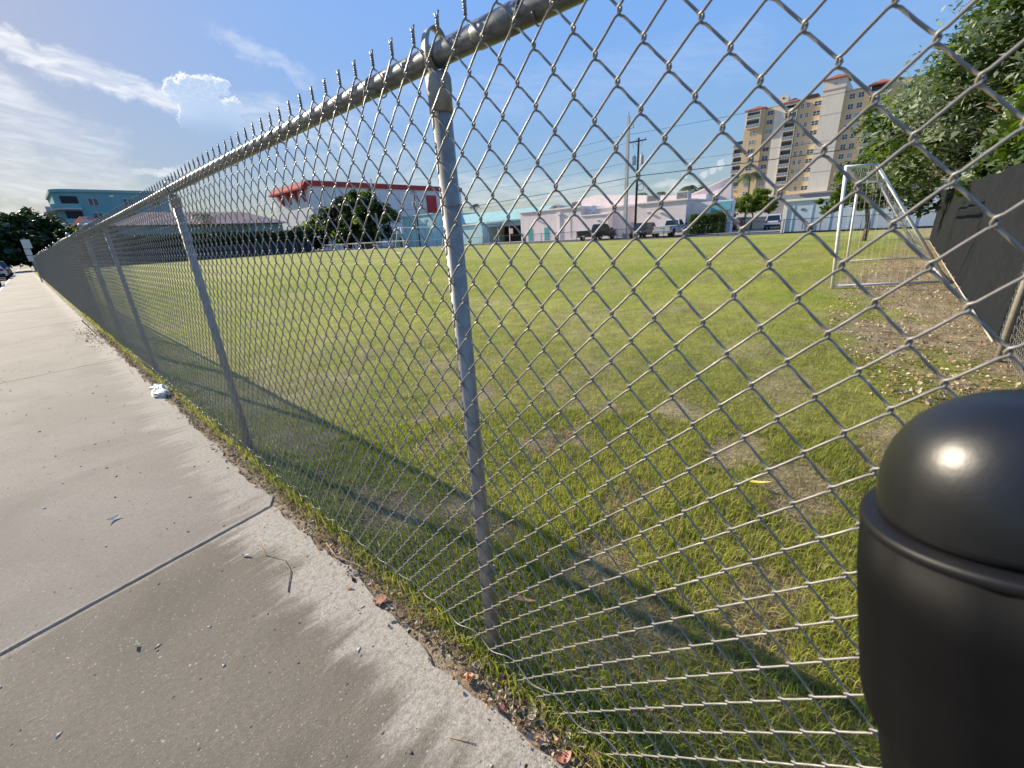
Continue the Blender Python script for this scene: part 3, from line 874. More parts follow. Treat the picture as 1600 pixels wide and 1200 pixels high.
# ------------------------------------------------------------------ dome-topped black post close to the camera
def domed_post():
    def satin(t, bs, pos):
        n = t.noise(pos, 160, 3, .6); n2 = t.noise(pos, 14, 4, .6)
        t.l.new(t.mix(n2, (.005, .0055, .006), (.010, .0105, .0115)), bs.inputs['Base Color'])
        t.l.new(t.mapr(n2, .3, .7, .33, .40), bs.inputs['Roughness'])
        b_ = t.node('ShaderNodeBump'); b_.inputs['Strength'].default_value = .12; b_.inputs['Distance'].default_value = .001
        t.l.new(n, b_.inputs['Height']); t.l.new(b_.outputs[0], bs.inputs['Normal'])
    m = mat('black_powder_coat', rough=.34, spec=.5, fn=satin)
    c = Vector((.4078, -.1004, 1.26)); ax = Vector((.0659, .2678, .9612)).normalized()
    L = c.z/ax.z; base = c-ax*L                 # the post leans; its foot stands on the ground
    o = thing('domed_post', 'matte black dome-topped post standing close in the lower corner', 'post', tuple(base))
    ORG[o.name] = Vector((0, 0, 0))
    o.rotation_euler = ax.to_track_quat('Z', 'Y').to_euler()
    prof = [(.074, L+.0005), (.0783, L+.003)]
    for i in range(1, 29):
        a = math.pi/2*i/28
        prof.append((.0783*math.cos(a)**.84 if i < 28 else .0004, L+.003+.0866*math.sin(a)))
    part('dome_cap', lathe(prof, 72), m, o, smooth=True)
    part('seam_ledge', lathe([(.0885, L-.008), (.0900, L-.007), (.0903, L-.004), (.0895, L-.0008), (.0875, L+.0004), (.075, L+.0008)], 72), mat('black_rim', (.006, .006, .007), .5, 0, .2, 20, spec=.3), o, smooth=True)
    hs = [(.098, -.40), (.0965, -.20), (.0975, -.186), (.1035, -.168), (.1040, -.158), (.1015, -.12), (.0962, -.05), (.0901, -.0075)]
    n = 72; V, F = [], []
    for r, z in hs:
        for j in range(n):
            aa = 2*math.pi*j/n; rr = r*(1-.022*max(0, math.cos(aa*9))**3)      # shallow flutes down the housing
            V.append((rr*math.cos(aa), rr*math.sin(aa), L+z))
    for i in range(len(hs)-1):
        for j in range(n):
            k_ = (j+1) % n; F.append((i*n+j, i*n+k_, (i+1)*n+k_, (i+1)*n+j))
    F.append(tuple(range(n))[::-1]); F.append(tuple(range((len(hs)-1)*n, len(hs)*n)))
    part('housing', (V, F), mat('black_moulding', (.0035, .0035, .004), .6, 0, .2, 20, spec=.13), o, smooth=True)
    part('neck', lathe([(.045, -.05), (.045, L-.40), (.097, L-.40)], 32), m, o, smooth=True)
    part('foot_flange', lathe([(.085, -.03), (.085, .0), (.08, .008), (.046, .012)], 32), m, o, smooth=True)
domed_post()

# ------------------------------------------------------------------ side fence with dark screen cloth
def side_fence():
    o = thing('screened_fence', 'chain link fence covered with dark screen cloth beside the goal', 'fence', (7.0, -1.02, 0))
    cloth = mat('screen_cloth', (.017, .019, .022), .9, 0, .18, 6, .3, 400, spec=.08)
    def panel(x0, x1, y, h0, h1, seed, nx=120, nz=26):
        xs = np.linspace(x0, x1, nx); ts = np.linspace(0, 1, nz)
        X, T = np.meshgrid(xs, ts, indexing='ij')
        top = h0+(h1-h0)*(X-x0)/(x1-x0)+.025*np.sin(X*2.1)
        P = np.stack([X, T*3], -1)
        Y = y+.06*(vnoise(P*np.array([.9, .9]), seed)-.5)+.035*(vnoise(P*3.1, seed+1)-.5)+.012*(vnoise(P*np.array([7.0, 2.0]), seed+2)-.5)+.012*np.sin(X*2.06)*np.cos(T*3)
        Z = .02+(top-.02)*T
        i = np.arange(nx*nz).reshape(nx, nz)
        F = np.stack([i[:-1, :-1], i[1:, :-1], i[1:, 1:], i[:-1, 1:]], -1).reshape(-1, 4)
        return np.stack([X, Y, Z], -1).reshape(-1, 3), F
    part('screen_cloth', panel(6.9, 30, -1.0, 1.93, 2.25, 3, 240), cloth, o, smooth=True)
    part('screen_cloth', panel(.8, 6.85, -1.10, 1.9, 1.93, 5), cloth, o, smooth=True)
    for x in list(np.arange(.8, 6, 2.72))+[6.25]+list(np.arange(9.3, 30, 3.05)):
        part('post', tube([(x, -1.14 if x > 6.5 else -.95, -.3), (x, -1.14 if x > 6.5 else -.95, 1.95)], .03, 16), GALV, o, smooth=True)
    part('top_rail', tube([(.8, -1.05, 1.90), (6.3, -1.10, 1.90), (30, -1.12, 2.20)], .02, 12), GALV, o, smooth=True)
    part('bottom_rail', tube([(6.9, -.965, .035), (14, -.965, .04), (29, -.965, .05)], .010, 8), mat('bleached_rope', (.5, .47, .38), .8), o, smooth=True)
    # wires of the open stretch, laid along X
    for i in range(150):
        x = .85+i*PH
        if x > 6.9: break
        w_ = put('wire', wm[i % 2, 0, i % 4], o)
        w_.rotation_euler = (0, 0, -math.pi/2)
        w_.location = (x-7.0, -1.0+1.02, .0)
side_fence()

# ------------------------------------------------------------------ soccer goals
def goal(label, A, B, back, depth_top, h, r=.033, cell=.13, group=None):
    """A,B: feet of the posts; back: vector to the rear ground bar; depth_top: length of the roof arms"""
    A, B, back = Vector(A), Vector(B), Vector(back)
    o = thing('soccer_goal', label, 'goal', tuple(A), 0, group)
    m = mat('white_goal_paint', (.80, .80, .78), .45, 0, .06, 8)
    U = Vector((0, 0, h)); bd = back.normalized()
    T0, T1 = A+U+Vector((-.02, .16, 0)), B+U+Vector((-.02, .12, 0))
    R0, R1 = T0+bd*depth_top, T1+bd*depth_top
    G0, G1 = A+back, B+back
    part('post', tube([A, T0], r, 14), m, o, smooth=True)
    part('post', tube([B, T1], r, 14), m, o, smooth=True)
    part('crossbar', tube([T0, T1], r, 14), m, o, smooth=True)
    for a, b in ((T0, R0), (T1, R1)):
        part('roof_arm', tube([a, b], r*.75, 12), m, o, smooth=True)
    for a, b in ((R0, G0), (R1, G1)):
        part('rear_stay', tube([a, b], r*.8, 12), m, o, smooth=True)
    for a, b in ((A, G0), (B, G1)):
        part('ground_bar', tube([a+Vector((0, 0, .04)), b+Vector((0, 0, .04))], r*.75, 12), m, o, smooth=True)
    part('rear_bar', tube([R0, R1], r*.7, 12), m, o, smooth=True)
    part('rear_ground_bar', tube([G0+Vector((0, 0, .03)), G1+Vector((0, 0, .03))], r*.7, 12), m, o, smooth=True)
    # net
    nm = mat('net_cord', (.62, .62, .60), .8)
    VV, FF = [], []; base = 0
    def strand(pts, rr=.0014):
        nonlocal base
        v, f = tube(pts, rr, 4, False)
        VV.extend(v); FF.extend(tuple(i+base for i in q) for q in f); base += len(v)
    L = (B-A).length; nu = int(L/cell); 
    path = [T0, R0, G0]
    def surf(u, s):
        # rear sheet: s 0..1 roof, 1..2 slope
        if s <= 1: a, b = T0.lerp(R0, s), T1.lerp(R1, s)
        else: a, b = R0.lerp(G0, s-1), R1.lerp(G1, s-1)
        p = a.lerp(b, u)
        sag = .10*math.sin(math.pi*(s/2))*math.sin(math.pi*u)+.02*math.sin(u*40+s*17)
        return p+Vector((0, 0, -sag))+bd*(-.08*math.sin(math.pi*max(0, s-1)))
    ns = 9
    for i in range(nu+1):
        u = i/nu; strand([surf(u, s) for s in np.linspace(0, 2, ns)])
    nrow = int((depth_top+(G0-R0).length)/cell)
    for j in range(nrow+1):
        s = 2*j/nrow; strand([surf(u, s) for u in np.linspace(0, 1, 14)])
    for P0, Tn, Rn, Gn in ((A, T0, R0, G0), (B, T1, R1, G1)):
        for j in range(1, int(h/cell)):
            t = j*cell/h; a = P0.lerp(Tn, t); b = Gn.lerp(Rn, t)
            strand([a, a.lerp(b, .5)+Vector((.03, 0, -.03)), b])
        nn = int(back.length/cell)
        for i in range(1, nn):
            t = i/nn; lo = P0.lerp(Gn, t)
            hi = Tn.lerp(Rn, min(1, t*back.length/depth_top)) if t*back.length < depth_top else Rn.lerp(Gn, (t*back.length-depth_top)/max(.01, back.length-depth_top))
            strand([lo, lo.lerp(hi, .5)+Vector((.02, .0, 0)), hi])
    part('net', (VV, FF), nm, o, kind='stuff')
    return o
goal('white soccer goal with net at the near right corner of the field', (11.26, .93, 0), (17.58, 1.21, 0), (1.28, -1.80, 0), .55, 2.34)
goal('faint white soccer goal far across the field', (30.5, 44.2, 0), (38.2, 44.6, 0), (.3, 2.6, 0), .8, 2.9, .04, .25)
# ------------------------------------------------------------------ back fence (low, black)
def back_fence():
    x = 50.45
    o = thing('low_black_fence', 'low black chain link fence along the far side of the field', 'fence', (x, 30, 0))
    n = 0
    y = -3.0
    pm = raw_mesh('post', *lathe([(.034, -.1), (.034, 1.30), (.02, 1.33)], 8), BLACKM)
    while y < 110:
        p_ = put('post', pm, o); p_.location = (0, y-30, 0); y += 3.0
    part('top_rail', tube([(x, -3, 1.27), (x, 110, 1.27)], .026, 8), BLACKM, o)
    part('bottom_rail', tube([(x, -3, .06), (x, 110, .06)], .018, 6), BLACKM, o)
    VV, FF = [], []; b = 0
    for k_ in range(int(113/.11)):
        for s in (-1, 1):
            y0 = -3+k_*.11; y1 = y0+s*.62
            q = .0026
            VV += [(x, y0, .05), (x, y0+q*2, .05), (x, y1+q*2, 1.26), (x, y1, 1.26)]; FF.append((b, b+1, b+2, b+3)); b += 4
    part('wire_mesh', (VV, FF), BLACKM, o, kind='stuff')
back_fence()

# ------------------------------------------------------------------ vegetation
def leaf_cloud(blobs, n, size, aspect=.5, seed=0, clumps=26, spread=.30, droop=0.0, flat=.35):
    """leaves gathered in clumps over the shells of a few blobs; blobs = [(x,y,z,rx,ry,rz)]"""
    r = np.random.default_rng(seed)
    B = np.array(blobs, dtype=float); vol = (B[:, 3]*B[:, 4]*B[:, 5])**(2/3); pr = vol/vol.sum()
    C = []; CV = []
    nc = int(clumps*len(B)); bi = r.choice(len(B), nc, p=pr)
    d = r.normal(size=(nc, 3)); d /= np.linalg.norm(d, axis=1, keepdims=True)
    rad = .55+.45*r.random(nc)**.5
    C = B[bi, :3]+d*B[bi, 3:6]*rad[:, None]
    CR = B[bi, 3:6].mean(1)*spread*(.6+.8*r.random(nc)); CV = r.random(nc)
    ci = r.integers(0, nc, n)
    g = r.normal(size=(n, 3)); g /= np.linalg.norm(g, axis=1, keepdims=True)
    P = C[ci]+g*(CR[ci]*r.random(n)**.45)[:, None]*np.array([1, 1, .8])
    L = size*(.45+1.1*r.random(n)**1.4); W = L*aspect*(.8+.4*r.random(n))
    t = r.normal(size=(n, 3)); t[:, 2] = t[:, 2]*.6-droop; t /= np.linalg.norm(t, axis=1, keepdims=True)
    up = r.normal(size=(n, 3))*flat*1.6; up[:, 2] += 1.0
    s = np.cross(up, t); s /= (np.linalg.norm(s, axis=1, keepdims=True)+1e-9)
    nrm = np.cross(t, s)
    a = P-t*L[:, None]*.5; b = P+t*L[:, None]*.5
    m1 = P+s*W[:, None]*.5+nrm*W[:, None]*.12; m2 = P-s*W[:, None]*.5+nrm*W[:, None]*.12
    V = np.stack([a, m1, b, m2], 1).reshape(-1, 3)
    F = np.arange(n*4).reshape(n, 4)
    v = np.clip(CV[ci]*.55+r.random(n)*.55-.05, 0, 1)
    return V, F, np.repeat(v, 4)
BARK = mat('bark', (.16, .12, .09), .95, 0, .3, 6, .6, 30)
def tree(name, label, base, blobs, leaves, size, lm, trunk_r=.25, seed=0, cat='tree', group=None, aspect=.5, clumps=26, spread=.30, limbs=6, trunk_top=None, droop=0.0, extra=None):
    o = thing(name, label, cat, base, 0, group)
    B = np.array(blobs, dtype=float); c = B[:, :3].mean(0)
    top = Vector(trunk_top) if trunk_top else Vector(c)*.75+Vector(base)*.25
    bs = Vector(base); r = random.Random(seed)
    pts = [bs+Vector((0, 0, -.2)), bs.lerp(top, .3)+Vector((r.uniform(-.1, .1), r.uniform(-.1, .1), 0)), bs.lerp(top, .65)+Vector((r.uniform(-.15, .15), r.uniform(-.15, .15), 0)), top]
    vf = [tube([tuple(p) for p in pts], [trunk_r*1.25, trunk_r, trunk_r*.8, trunk_r*.45], 10)]
    for i in range(min(limbs, len(blobs))):
        e = Vector(blobs[i][:3]); st = bs.lerp(top, .55+.35*r.random())
        mid = st.lerp(e, .5)+Vector((0, 0, .3))
        vf.append(tube([tuple(st), tuple(mid), tuple(e)], [trunk_r*.5, trunk_r*.33, trunk_r*.12], 7))
    part('trunk', join(*vf), BARK, o, smooth=True)
    V, F, v = leaf_cloud(blobs, leaves, size, aspect, seed, clumps, spread, droop)
    part('crown', (V, F), lm, o, attrs={'v': ('FLOAT', v)})
    if extra:
        for (nm, n, sz, m_, sd, asp) in extra:
            V, F, v = leaf_cloud(blobs, n, sz, asp, sd, int(clumps*.5), spread, droop)
            part(nm, (V, F), m_, o, attrs={'v': ('FLOAT', v)})
    return o
LEAF = leaf_mat('leaf_green', (.030, .062, .012), (.10, .155, .028), .35)
LEAF_D = leaf_mat('leaf_dark', (.018, .036, .012), (.050, .082, .024), .2)
LEAF_Y = leaf_mat('leaf_yellow_green', (.07, .12, .018), (.20, .25, .05), .45)
LEAF_S = leaf_mat('leaf_silver', (.13, .175, .10), (.38, .43, .31), .2, .5)
LEAF_P = leaf_mat('palm_leaf', (.035, .065, .018), (.12, .16, .045), .3, .4)

def palm(label, base, h, crown_r, n=17, seed=0, lean=(0, 0), group='palms', tr=.16):
    o = thing('palm_tree', label, 'palm', base, 0, group)
    r = random.Random(seed); b = Vector(base); top = b+Vector((lean[0], lean[1], h))
    pts = [b+Vector((0, 0, -.2)), b.lerp(top, .35)+Vector((lean[0]*-.1, 0, 0)), b.lerp(top, .7), top]
    part('trunk', tube([tuple(p) for p in pts], [tr*1.3, tr, tr*.9, tr*.75], 9), mat('palm_bark', (.27, .23, .19), .95, 0, .25, 5), o, smooth=True)
    VV, FF, AV = [], [], []; k_ = 0
    for i in range(n):
        az = 2*math.pi*(i+r.random()*.6)/n; up = r.uniform(-.35, 1.1)
        L = crown_r*r.uniform(.85, 1.15); d = Vector((math.cos(az), math.sin(az), 0)); s = Vector((-d.y, d.x, 0))
        val = r.random()
        prev = None
        for j in range(15):
            t = j/14; p = top+d*(L*t*(1-.12*t))+Vector((0, 0, L*(up*.55*t-(.55+.35*up)*t*t)))
            if prev is not None:
                w = .05*crown_r/3*(1-t)+.012
                VV += [tuple(prev-s*w), tuple(prev+s*w), tuple(p+s*w*.9), tuple(p-s*w*.9)]; FF.append((k_, k_+1, k_+2, k_+3)); k_ += 4; AV += [val]*4
                if t > .1:
                    ll = L*.26*math.sin(math.pi*min(1, t*.85+.12))+.05
                    fw = (p-prev).normalized()
                    for sg in (-1, 1):
                        tipp = p+s*sg*ll*.8+fw*ll*.5+Vector((0, 0, -ll*r.uniform(.25, .6)))
                        bw = fw*(L/14*.42)
                        VV += [tuple(p-bw), tuple(p+bw), tuple(tipp+bw*.15), tuple(tipp-bw*.15)]; FF.append((k_, k_+1, k_+2, k_+3)); k_ += 4; AV += [min(1, val*.7+r.random()*.4)]*4
            prev = p
    part('fronds', (VV, FF), LEAF_P, o, attrs={'v': ('FLOAT', AV)})
    return o

# the overhanging greenery behind the screened fence
tree('silver_leaf_tree', 'large silvery leaved tree leaning over the dark screened fence', (21, -4.2, 0),
     [(20, -.6, 4.6, 1.9, 1.7, 1.6), (22, .2, 4.0, 2.0, 1.5, 1.8), (18.5, -2.4, 5.6, 2.0, 1.9, 1.9), (21, -1.8, 6.6, 2.2, 1.8, 1.8), (17, -3.2, 4.0, 1.9, 1.4, 1.5),
      (15.5, -2.6, 3.1, 1.6, 1.0, 1.1), (19.0, -4.0, 7.6, 2.4, 2.2, 2.0), (23.5, -1.5, 5.2, 2.2, 2.0, 2.0), (24, .3, 2.9, 1.8, 1.3, 1.6)],
     15000, .22, LEAF_S, .3, 11, aspect=.36, clumps=22, spread=.36, extra=[('green_sprays', 26000, .24, LEAF, 13, .42), ('young_leaves', 4000, .24, LEAF_Y, 14, .4)])
tree('broad_leaf_shrub', 'dense green shrub with yellowish leaves rising over the screen cloth', (12.5, -2.6, 0),
     [(11.5, -2.2, 2.4, 1.5, .9, .9), (12.5, -2.4, 3.4, 1.5, 1.1, 1.1), (14.2, -2.0, 2.9, 1.6, .9, 1.0), (10.8, -2.9, 3.6, 1.4, 1.2, 1.3), (12.0, -3.3, 5.0, 1.7, 1.5, 1.5), (9.6, -3.1, 2.6, 1.3, 1.0, 1.0), (14.5, -3.0, 4.4, 1.7, 1.4, 1.4), (16.5, -1.7, 2.4, 1.4, .8, .8)],
     19000, .2, LEAF, .16, 21, cat='shrub', aspect=.5, clumps=20, spread=.36, extra=[('silver_sprays', 9000, .2, LEAF_S, 23, .38), ('young_leaves', 4500, .2, LEAF_Y, 24, .5)])
tree('dark_hedge_tree', 'tall dark green tree filling the upper right behind the silver leaves', (25, -7, 0),
     [(22, -5.5, 6.5, 2.6, 2.4, 2.4), (25, -4.0, 8.2, 2.8, 2.4, 2.4), (20, -6.5, 8.8, 2.6, 2.4, 2.4), (24, -6, 10.2, 2.8, 2.6, 2.4), (18, -6.5, 5.0, 2.4, 1.9, 2.0), (27, -2.6, 6.0, 2.4, 2.0, 2.2)],
     24000, .34, LEAF, .35, 31, aspect=.5, clumps=24, spread=.34, extra=[('silver_sprays', 4000, .26, LEAF_S, 33, .4), ('sunlit_leaves', 6000, .3, LEAF_Y, 34, .5)])  # yellow-green leaves scattered at random among the darker ones
tree('small_field_tree', 'small dark tree with thin trunk standing behind the near goal', (31.8, 1.62, 0),
     [(31.5, 2.0, 2.7, 1.4, 1.1, .9), (32, 1.0, 3.6, 1.5, 1.3, 1.1), (31.5, 2.6, 3.3, 1.2, .9, .8), (33, .4, 2.6, 1.3, 1.2, .9), (32.5, 1.4, 4.4, 1.3, 1.1, .8), (31.6, 3.3, 2.3, .8, .7, .6)],
     8000, .27, LEAF, .11, 41, aspect=.5, clumps=16, spread=.42, trunk_top=(31.9, 1.75, 3.0), extra=[('young_leaves', 1500, .24, LEAF_Y, 43, .5)])

# the big ficus in front of the white hall, and the mass of trees down the street
tree('ficus_tree', 'big round dark green tree in front of the red-trimmed white building', (62, 104, 0),
     [(60, 115, 6.5, 5.5, 5, 5), (62, 106, 9, 6, 5.5, 4.6), (63, 111, 10.3, 5, 4.5, 3.6), (61, 99, 6.5, 5, 5, 4.6), (58, 122, 5.5, 4.5, 4.5, 4), (60, 108, 4.5, 6, 6, 4.2), (57, 127, 4.2, 4, 4, 3.6), (56, 133, 3.4, 4, 4, 3.0)],
     30000, .8, LEAF_D, .8, 51, aspect=.6, clumps=30, spread=.28, extra=[('sunlit_leaves', 6500, .7, LEAF_Y, 53, .6)])  # second leaf set is simply a yellower green, spread over every blob
tree('street_tree', 'huge dark rounded tree mass closing the street at the far left', (-3.5, 128, 0),
     [(-4, 126, 6.0, 6, 6, 4.4), (2.5, 130, 6.6, 5.5, 6, 4.0), (-11, 128, 6.2, 6, 6, 4.2), (-1, 121, 4.2, 5, 5, 3.0), (5, 127, 3.8, 3.5, 5, 3.2), (-8, 120, 4.6, 5, 5, 3.2)],
     36000, .85, LEAF_D, .7, 61, aspect=.6, clumps=40, spread=.30)
tree('street_tree', 'smaller pale-topped tree between the street trees and the tiled roof', (9.0, 118, 0),
     [(7.4, 118, 5.4, 2.2, 2.2, 1.7), (10.2, 119, 6.2, 2.6, 2.2, 1.7), (12.6, 120, 5.6, 2.4, 2, 1.6), (9.4, 117, 3.4, 3.6, 2, 2.2)],
     11000, .6, LEAF_D, .3, 71, aspect=.6, clumps=26, spread=.34, extra=[('sunlit_leaves', 900, .42, LEAF_Y, 73, .6)])  # a few yellow-green leaves mixed evenly into the dark crown
def hedge(name, label, x0, x1, y0, y1, h, n, size, lm, seed, group=None):
    o = thing(name, label, 'hedge', ((x0+x1)/2, (y0+y1)/2, 0), 0, group)
    r = np.random.default_rng(seed)
    part('core', box(x0+.15, x1-.15, y0+.15, y1-.15, 0, h-.2), mat('hedge_core', (.012, .018, .008), .95), o)
    L, W = x1-x0, y1-y0
    u = r.random((n, 3)); P = np.stack([x0+u[:, 0]*L, y0+u[:, 1]*W, u[:, 2]*h], -1)
    side = r.random(n); a = 2*(L*h+W*h)+L*W
    top = side < L*W/a; fx = (~top) & (side < (L*W+2*W*h)/a); fy = ~(top | fx)
    j = r.normal(0, .09, n)
    bump = .16*(vnoise(P[:, :2]*1.3, seed)+vnoise(P[:, 1:]*1.1, seed+1)-1)
    P[top, 2] = h+(j+bump*1.4)[top]; P[fx, 0] = np.where(r.random(fx.sum()) < .5, x0, x1)+(j+bump)[fx]; P[fy, 1] = np.where(r.random(fy.sum()) < .5, y0, y1)+(j+bump)[fy]
    t = r.normal(size=(n, 3)); t /= np.linalg.norm(t, axis=1, keepdims=True); s = np.cross(r.normal(size=(n, 3)), t); s /= np.linalg.norm(s, axis=1, keepdims=True)
    sz = size*(.6+.8*r.random(n))[:, None]
    V = np.stack([P-t*sz*.5, P+s*sz*.28, P+t*sz*.5, P-s*sz*.28], 1).reshape(-1, 3)
    part('foliage', (V, np.arange(n*4).reshape(n, 4)), lm, o, attrs={'v': ('FLOAT', np.repeat(r.random(n), 4))})
hedge('clipped_hedge', 'clipped green hedge beside the pink building and red car', 62.9, 64.7, 18.5, 22.6, 2.5, 5000, .22, LEAF, 81)
hedge('boundary_hedge', 'long dark hedge closing the far left end of the field', 9.5, 49, 113.2, 116.5, 5.2, 14000, .5, LEAF_D, 82)
tree('garden_tree', 'bright green rounded tree beside the red parked car', (76, 17.9, 0),
     [(76, 18.6, 3.7, 1.7, 1.7, 1.4), (76, 16.9, 4.0, 1.8, 1.7, 1.4), (75.6, 20.2, 3.3, 1.4, 1.4, 1.2), (76, 17.8, 4.9, 1.5, 1.5, 1.0), (75.5, 15.9, 3.2, 1.2, 1.2, 1.0)],
     6500, .34, LEAF_Y, .12, 91, aspect=.55, clumps=18, spread=.36, extra=[('young_leaves', 1800, .3, LEAF_Y, 92, .5)])
palm('slender palm in front of the tall yellow building', (88, 21.85, 0), 9.0, 2.9, 17, 1)
palm('bushy palm behind the pink building roof', (100, 36.6, 0), 9.0, 2.8, 20, 2)
palm('small palm beside the rooftop unit of the pink building', (98, 42.1, 0), 8.3, 2.0, 14, 3)
palm('palm sprouting over the middle of the pink roof', (96, 45.6, 0), 8.4, 1.8, 13, 4)
palm('lone palm above the aqua roof right of the near post', (120, 124.4, 0), 12.8, 2.6, 18, 5)
palm('dark palm where the aqua roof meets the pink building', (110, 90.8, 0), 8.7, 2.8, 16, 6)
palm('palm rising in front of the tiled roof', (29.5, 118.5, 0), 9.4, 2.6, 16, 7)
tree('roof_tree', 'rounded green tree beside the palms above the pink roof', (101, 34.4, 0),
     [(101, 34.4, 7.2, 2.2, 1.8, 1.5), (101, 33.0, 6.6, 1.8, 1.5, 1.2)], 2200, .4, LEAF, .2, 96, aspect=.55, clumps=22, spread=.36)

# ------------------------------------------------------------------ buildings
def stucco(name, col=(.5, .5, .5), var=.07, scale=.5):
    def fn(t, bs, pos):
        n = t.noise(pos, scale, 6, .6); s = t.noise(t.scalevec(pos, (1, 1, .12)), 1.2, 5, .6)
        f = t.math('MULTIPLY', t.mapr(n, .3, .7, 1-var, 1+var, False), t.mapr(s, .3, .75, 1.03, .90, False))
        t.l.new(t.mix(1.0, (*col, 1), t.combine(f, f, f), 'MULTIPLY'), bs.inputs['Base Color'])
        b_ = t.node('ShaderNodeBump'); b_.inputs['Strength'].default_value = .2; b_.inputs['Distance'].default_value = .02
        t.l.new(t.noise(pos, 18, 3, .6), b_.inputs['Height']); t.l.new(b_.outputs[0], bs.inputs['Normal'])
    return mat(name, rough=.88, spec=.2, fn=fn)
PINK = stucco('pink_stucco', (.84, .72, .67)); PINKD = stucco('pink_trim', (.88, .77, .71))
GLASS = mat('window_glass', (.035, .05, .065), .08, 0, .3, .8, spec=.6)
GLASS_L = mat('blind_glass', (.20, .25, .27), .15, 0, .15, .8, spec=.6)
WHITE = mat('white_trim', (.80, .76, .69), .6, 0, .05, 2)
DARK = mat('dark_opening', (.03, .03, .032), .9)
GREYM = mat('grey_unit', (.42, .42, .41), .6, 0, .12, 3)
REDT = stucco('red_tile', (.33, .115, .08), .2, 2.0)

def pink_building():
    o = thing('pink_building', 'long low pale pink building with flat parapet behind the parked trucks', 'building', (64, 40, 0))
    part('wall', box(64, 80, 41, 54.3, -.2, 4.95), PINK, o, label='left block of the pink building')
    part('cornice', bbox(63.8, 80, 40.9, 54.5, 4.95, 5.2, .03), PINKD, o)
    part('wall', box(65.6, 80, 33.9, 41, -.2, 4.55), PINK, o)
    part('parapet', bbox(65.4, 80, 33.7, 41, 4.55, 4.85, .03), PINKD, o)
    part('canopy_block', box(64.0, 65.6, 35.9, 41, -.2, 3.55), PINK, o)
    part('canopy_cornice', bbox(63.85, 65.6, 35.75, 41.0, 3.55, 3.75, .02), PINKD, o)
    part('wall', box(66.4, 80, 31.2, 33.9, -.2, 4.3), PINK, o)
    part('wall', box(64, 80, 23.6, 31.2, -.2, 4.55), PINK, o)
    part('cornice', bbox(63.8, 80, 23.4, 31.4, 4.55, 4.8, .03), PINKD, o)
    part('wall', box(65.5, 66.6, 18, 23.6, -.2, 4.2), PINK, o)
    part('sign_panel', bbox(65.3, 65.48, 18.1, 20.7, 2.9, 4.05, .02), mat('aqua_sign', (.16, .46, .50), .6), o)
    rf = part('rear_hall', prism([(53.5, 5.0), (53.5, 6.9), (47.4, 7.8), (41.7, 7.3), (34.3, 6.5), (28.6, 6.0), (26, 6.0), (26, 4.5)], 'x', 79, 96), PINK, o)
    part('downpipe', bbox(63.86, 64.02, 45.2, 45.6, .2, 4.3, .01), PINKD, o)
    part('downpipe_head', bbox(63.78, 64.04, 45.0, 45.8, 4.1, 4.5, .02), PINKD, o)
    teal = mat('aqua_door_paint', (.06, .36, .34), .6)
    for y in (51.6, 47.8):
        d = part('door', bbox(63.93, 64.03, y, y+.95, .05, 2.2, .008), teal, o); part('handle', bbox(63.87, 63.93, y+.1, y+.2, 1.0, 1.08, .005), GREYM, d)
    d = part('door', bbox(65.95, 66.42, 32.1, 33.0, .05, 2.15, .01), mat('grey_door', (.38, .35, .33), .7), o)
    for y, z in ((50.3, 3.6), (29.0, 3.2), (27.0, 3.0), (37.5, 2.6)):
        part('wall_lamp', bbox(63.7, 64.02, y, y+.35, z, z+.22, .02), GREYM, o)
    part('conduit', tube([(63.95, 43.2, .3), (63.95, 43.2, 3.6), (63.95, 43.9, 3.9)], .03, 6), PINKD, o)
pink_building()
def ac_unit(label, x, y, z, s=1.0):
    o = thing('rooftop_unit', label, 'air conditioner', (x, y, z), 0, 'rooftop air conditioning units')
    part('casing', bbox(x, x+1.2*s, y, y+1.6*s, z+.1, z+1.1*s, .03), GREYM, o)
    part('skid', box(x+.1, x+1.1*s, y+.05, y+1.55*s, z, z+.12), BLACKM, o)
    part('fan_guard', lathe([(.38*s, z+1.1*s), (.4*s, z+1.16*s), (.1, z+1.18*s)], 14, x+.6*s, y+.8*s), BLACKM, o)
    for i in range(5):
        part('louver', bbox(x-.02, x+.02, y+.15, y+1.45*s, z+.25+.15*i*s, z+.32+.15*i*s, .005), DARK, o)
ac_unit('pale rooftop air conditioner behind the dark wooden utility pole', 67, 29.3, 4.78, 1.05)
ac_unit('rooftop air conditioner at the right end of the pink roof', 67, 24.6, 4.78, 1.1)
ac_unit('darker rooftop air conditioner on the left block of the pink roof', 67, 43.5, 5.18, .9)
ac_unit('rooftop air conditioner at the far left of the pink roof', 70, 50.0, 5.18, .9)
def dish(label, x, y, z):
    o = thing('satellite_dish', label, 'satellite dish', (x, y, z))
    prof = [(.02+.5*i/8, .16*(i/8)**2) for i in range(9)]
    v, f = lathe(prof, 18); M = Euler((R_(55), 0, R_(-60))).to_matrix()
    v = [tuple(M@Vector(p)+Vector((x, y, z+.9))) for p in v]
    part('reflector', (v, f[:-2]), WHITE, o, smooth=True)
    part('mast', tube([(x, y, z), (x, y, z+.9)], .03, 8), GREYM, o)
    part('feed_arm', tube([(x, y, z+.75), (x-.35, y+.3, z+1.15)], .015, 6), GREYM, o)
dish('white satellite dish on the pink canopy roof above the black truck', 65.0, 39.2, 3.74)

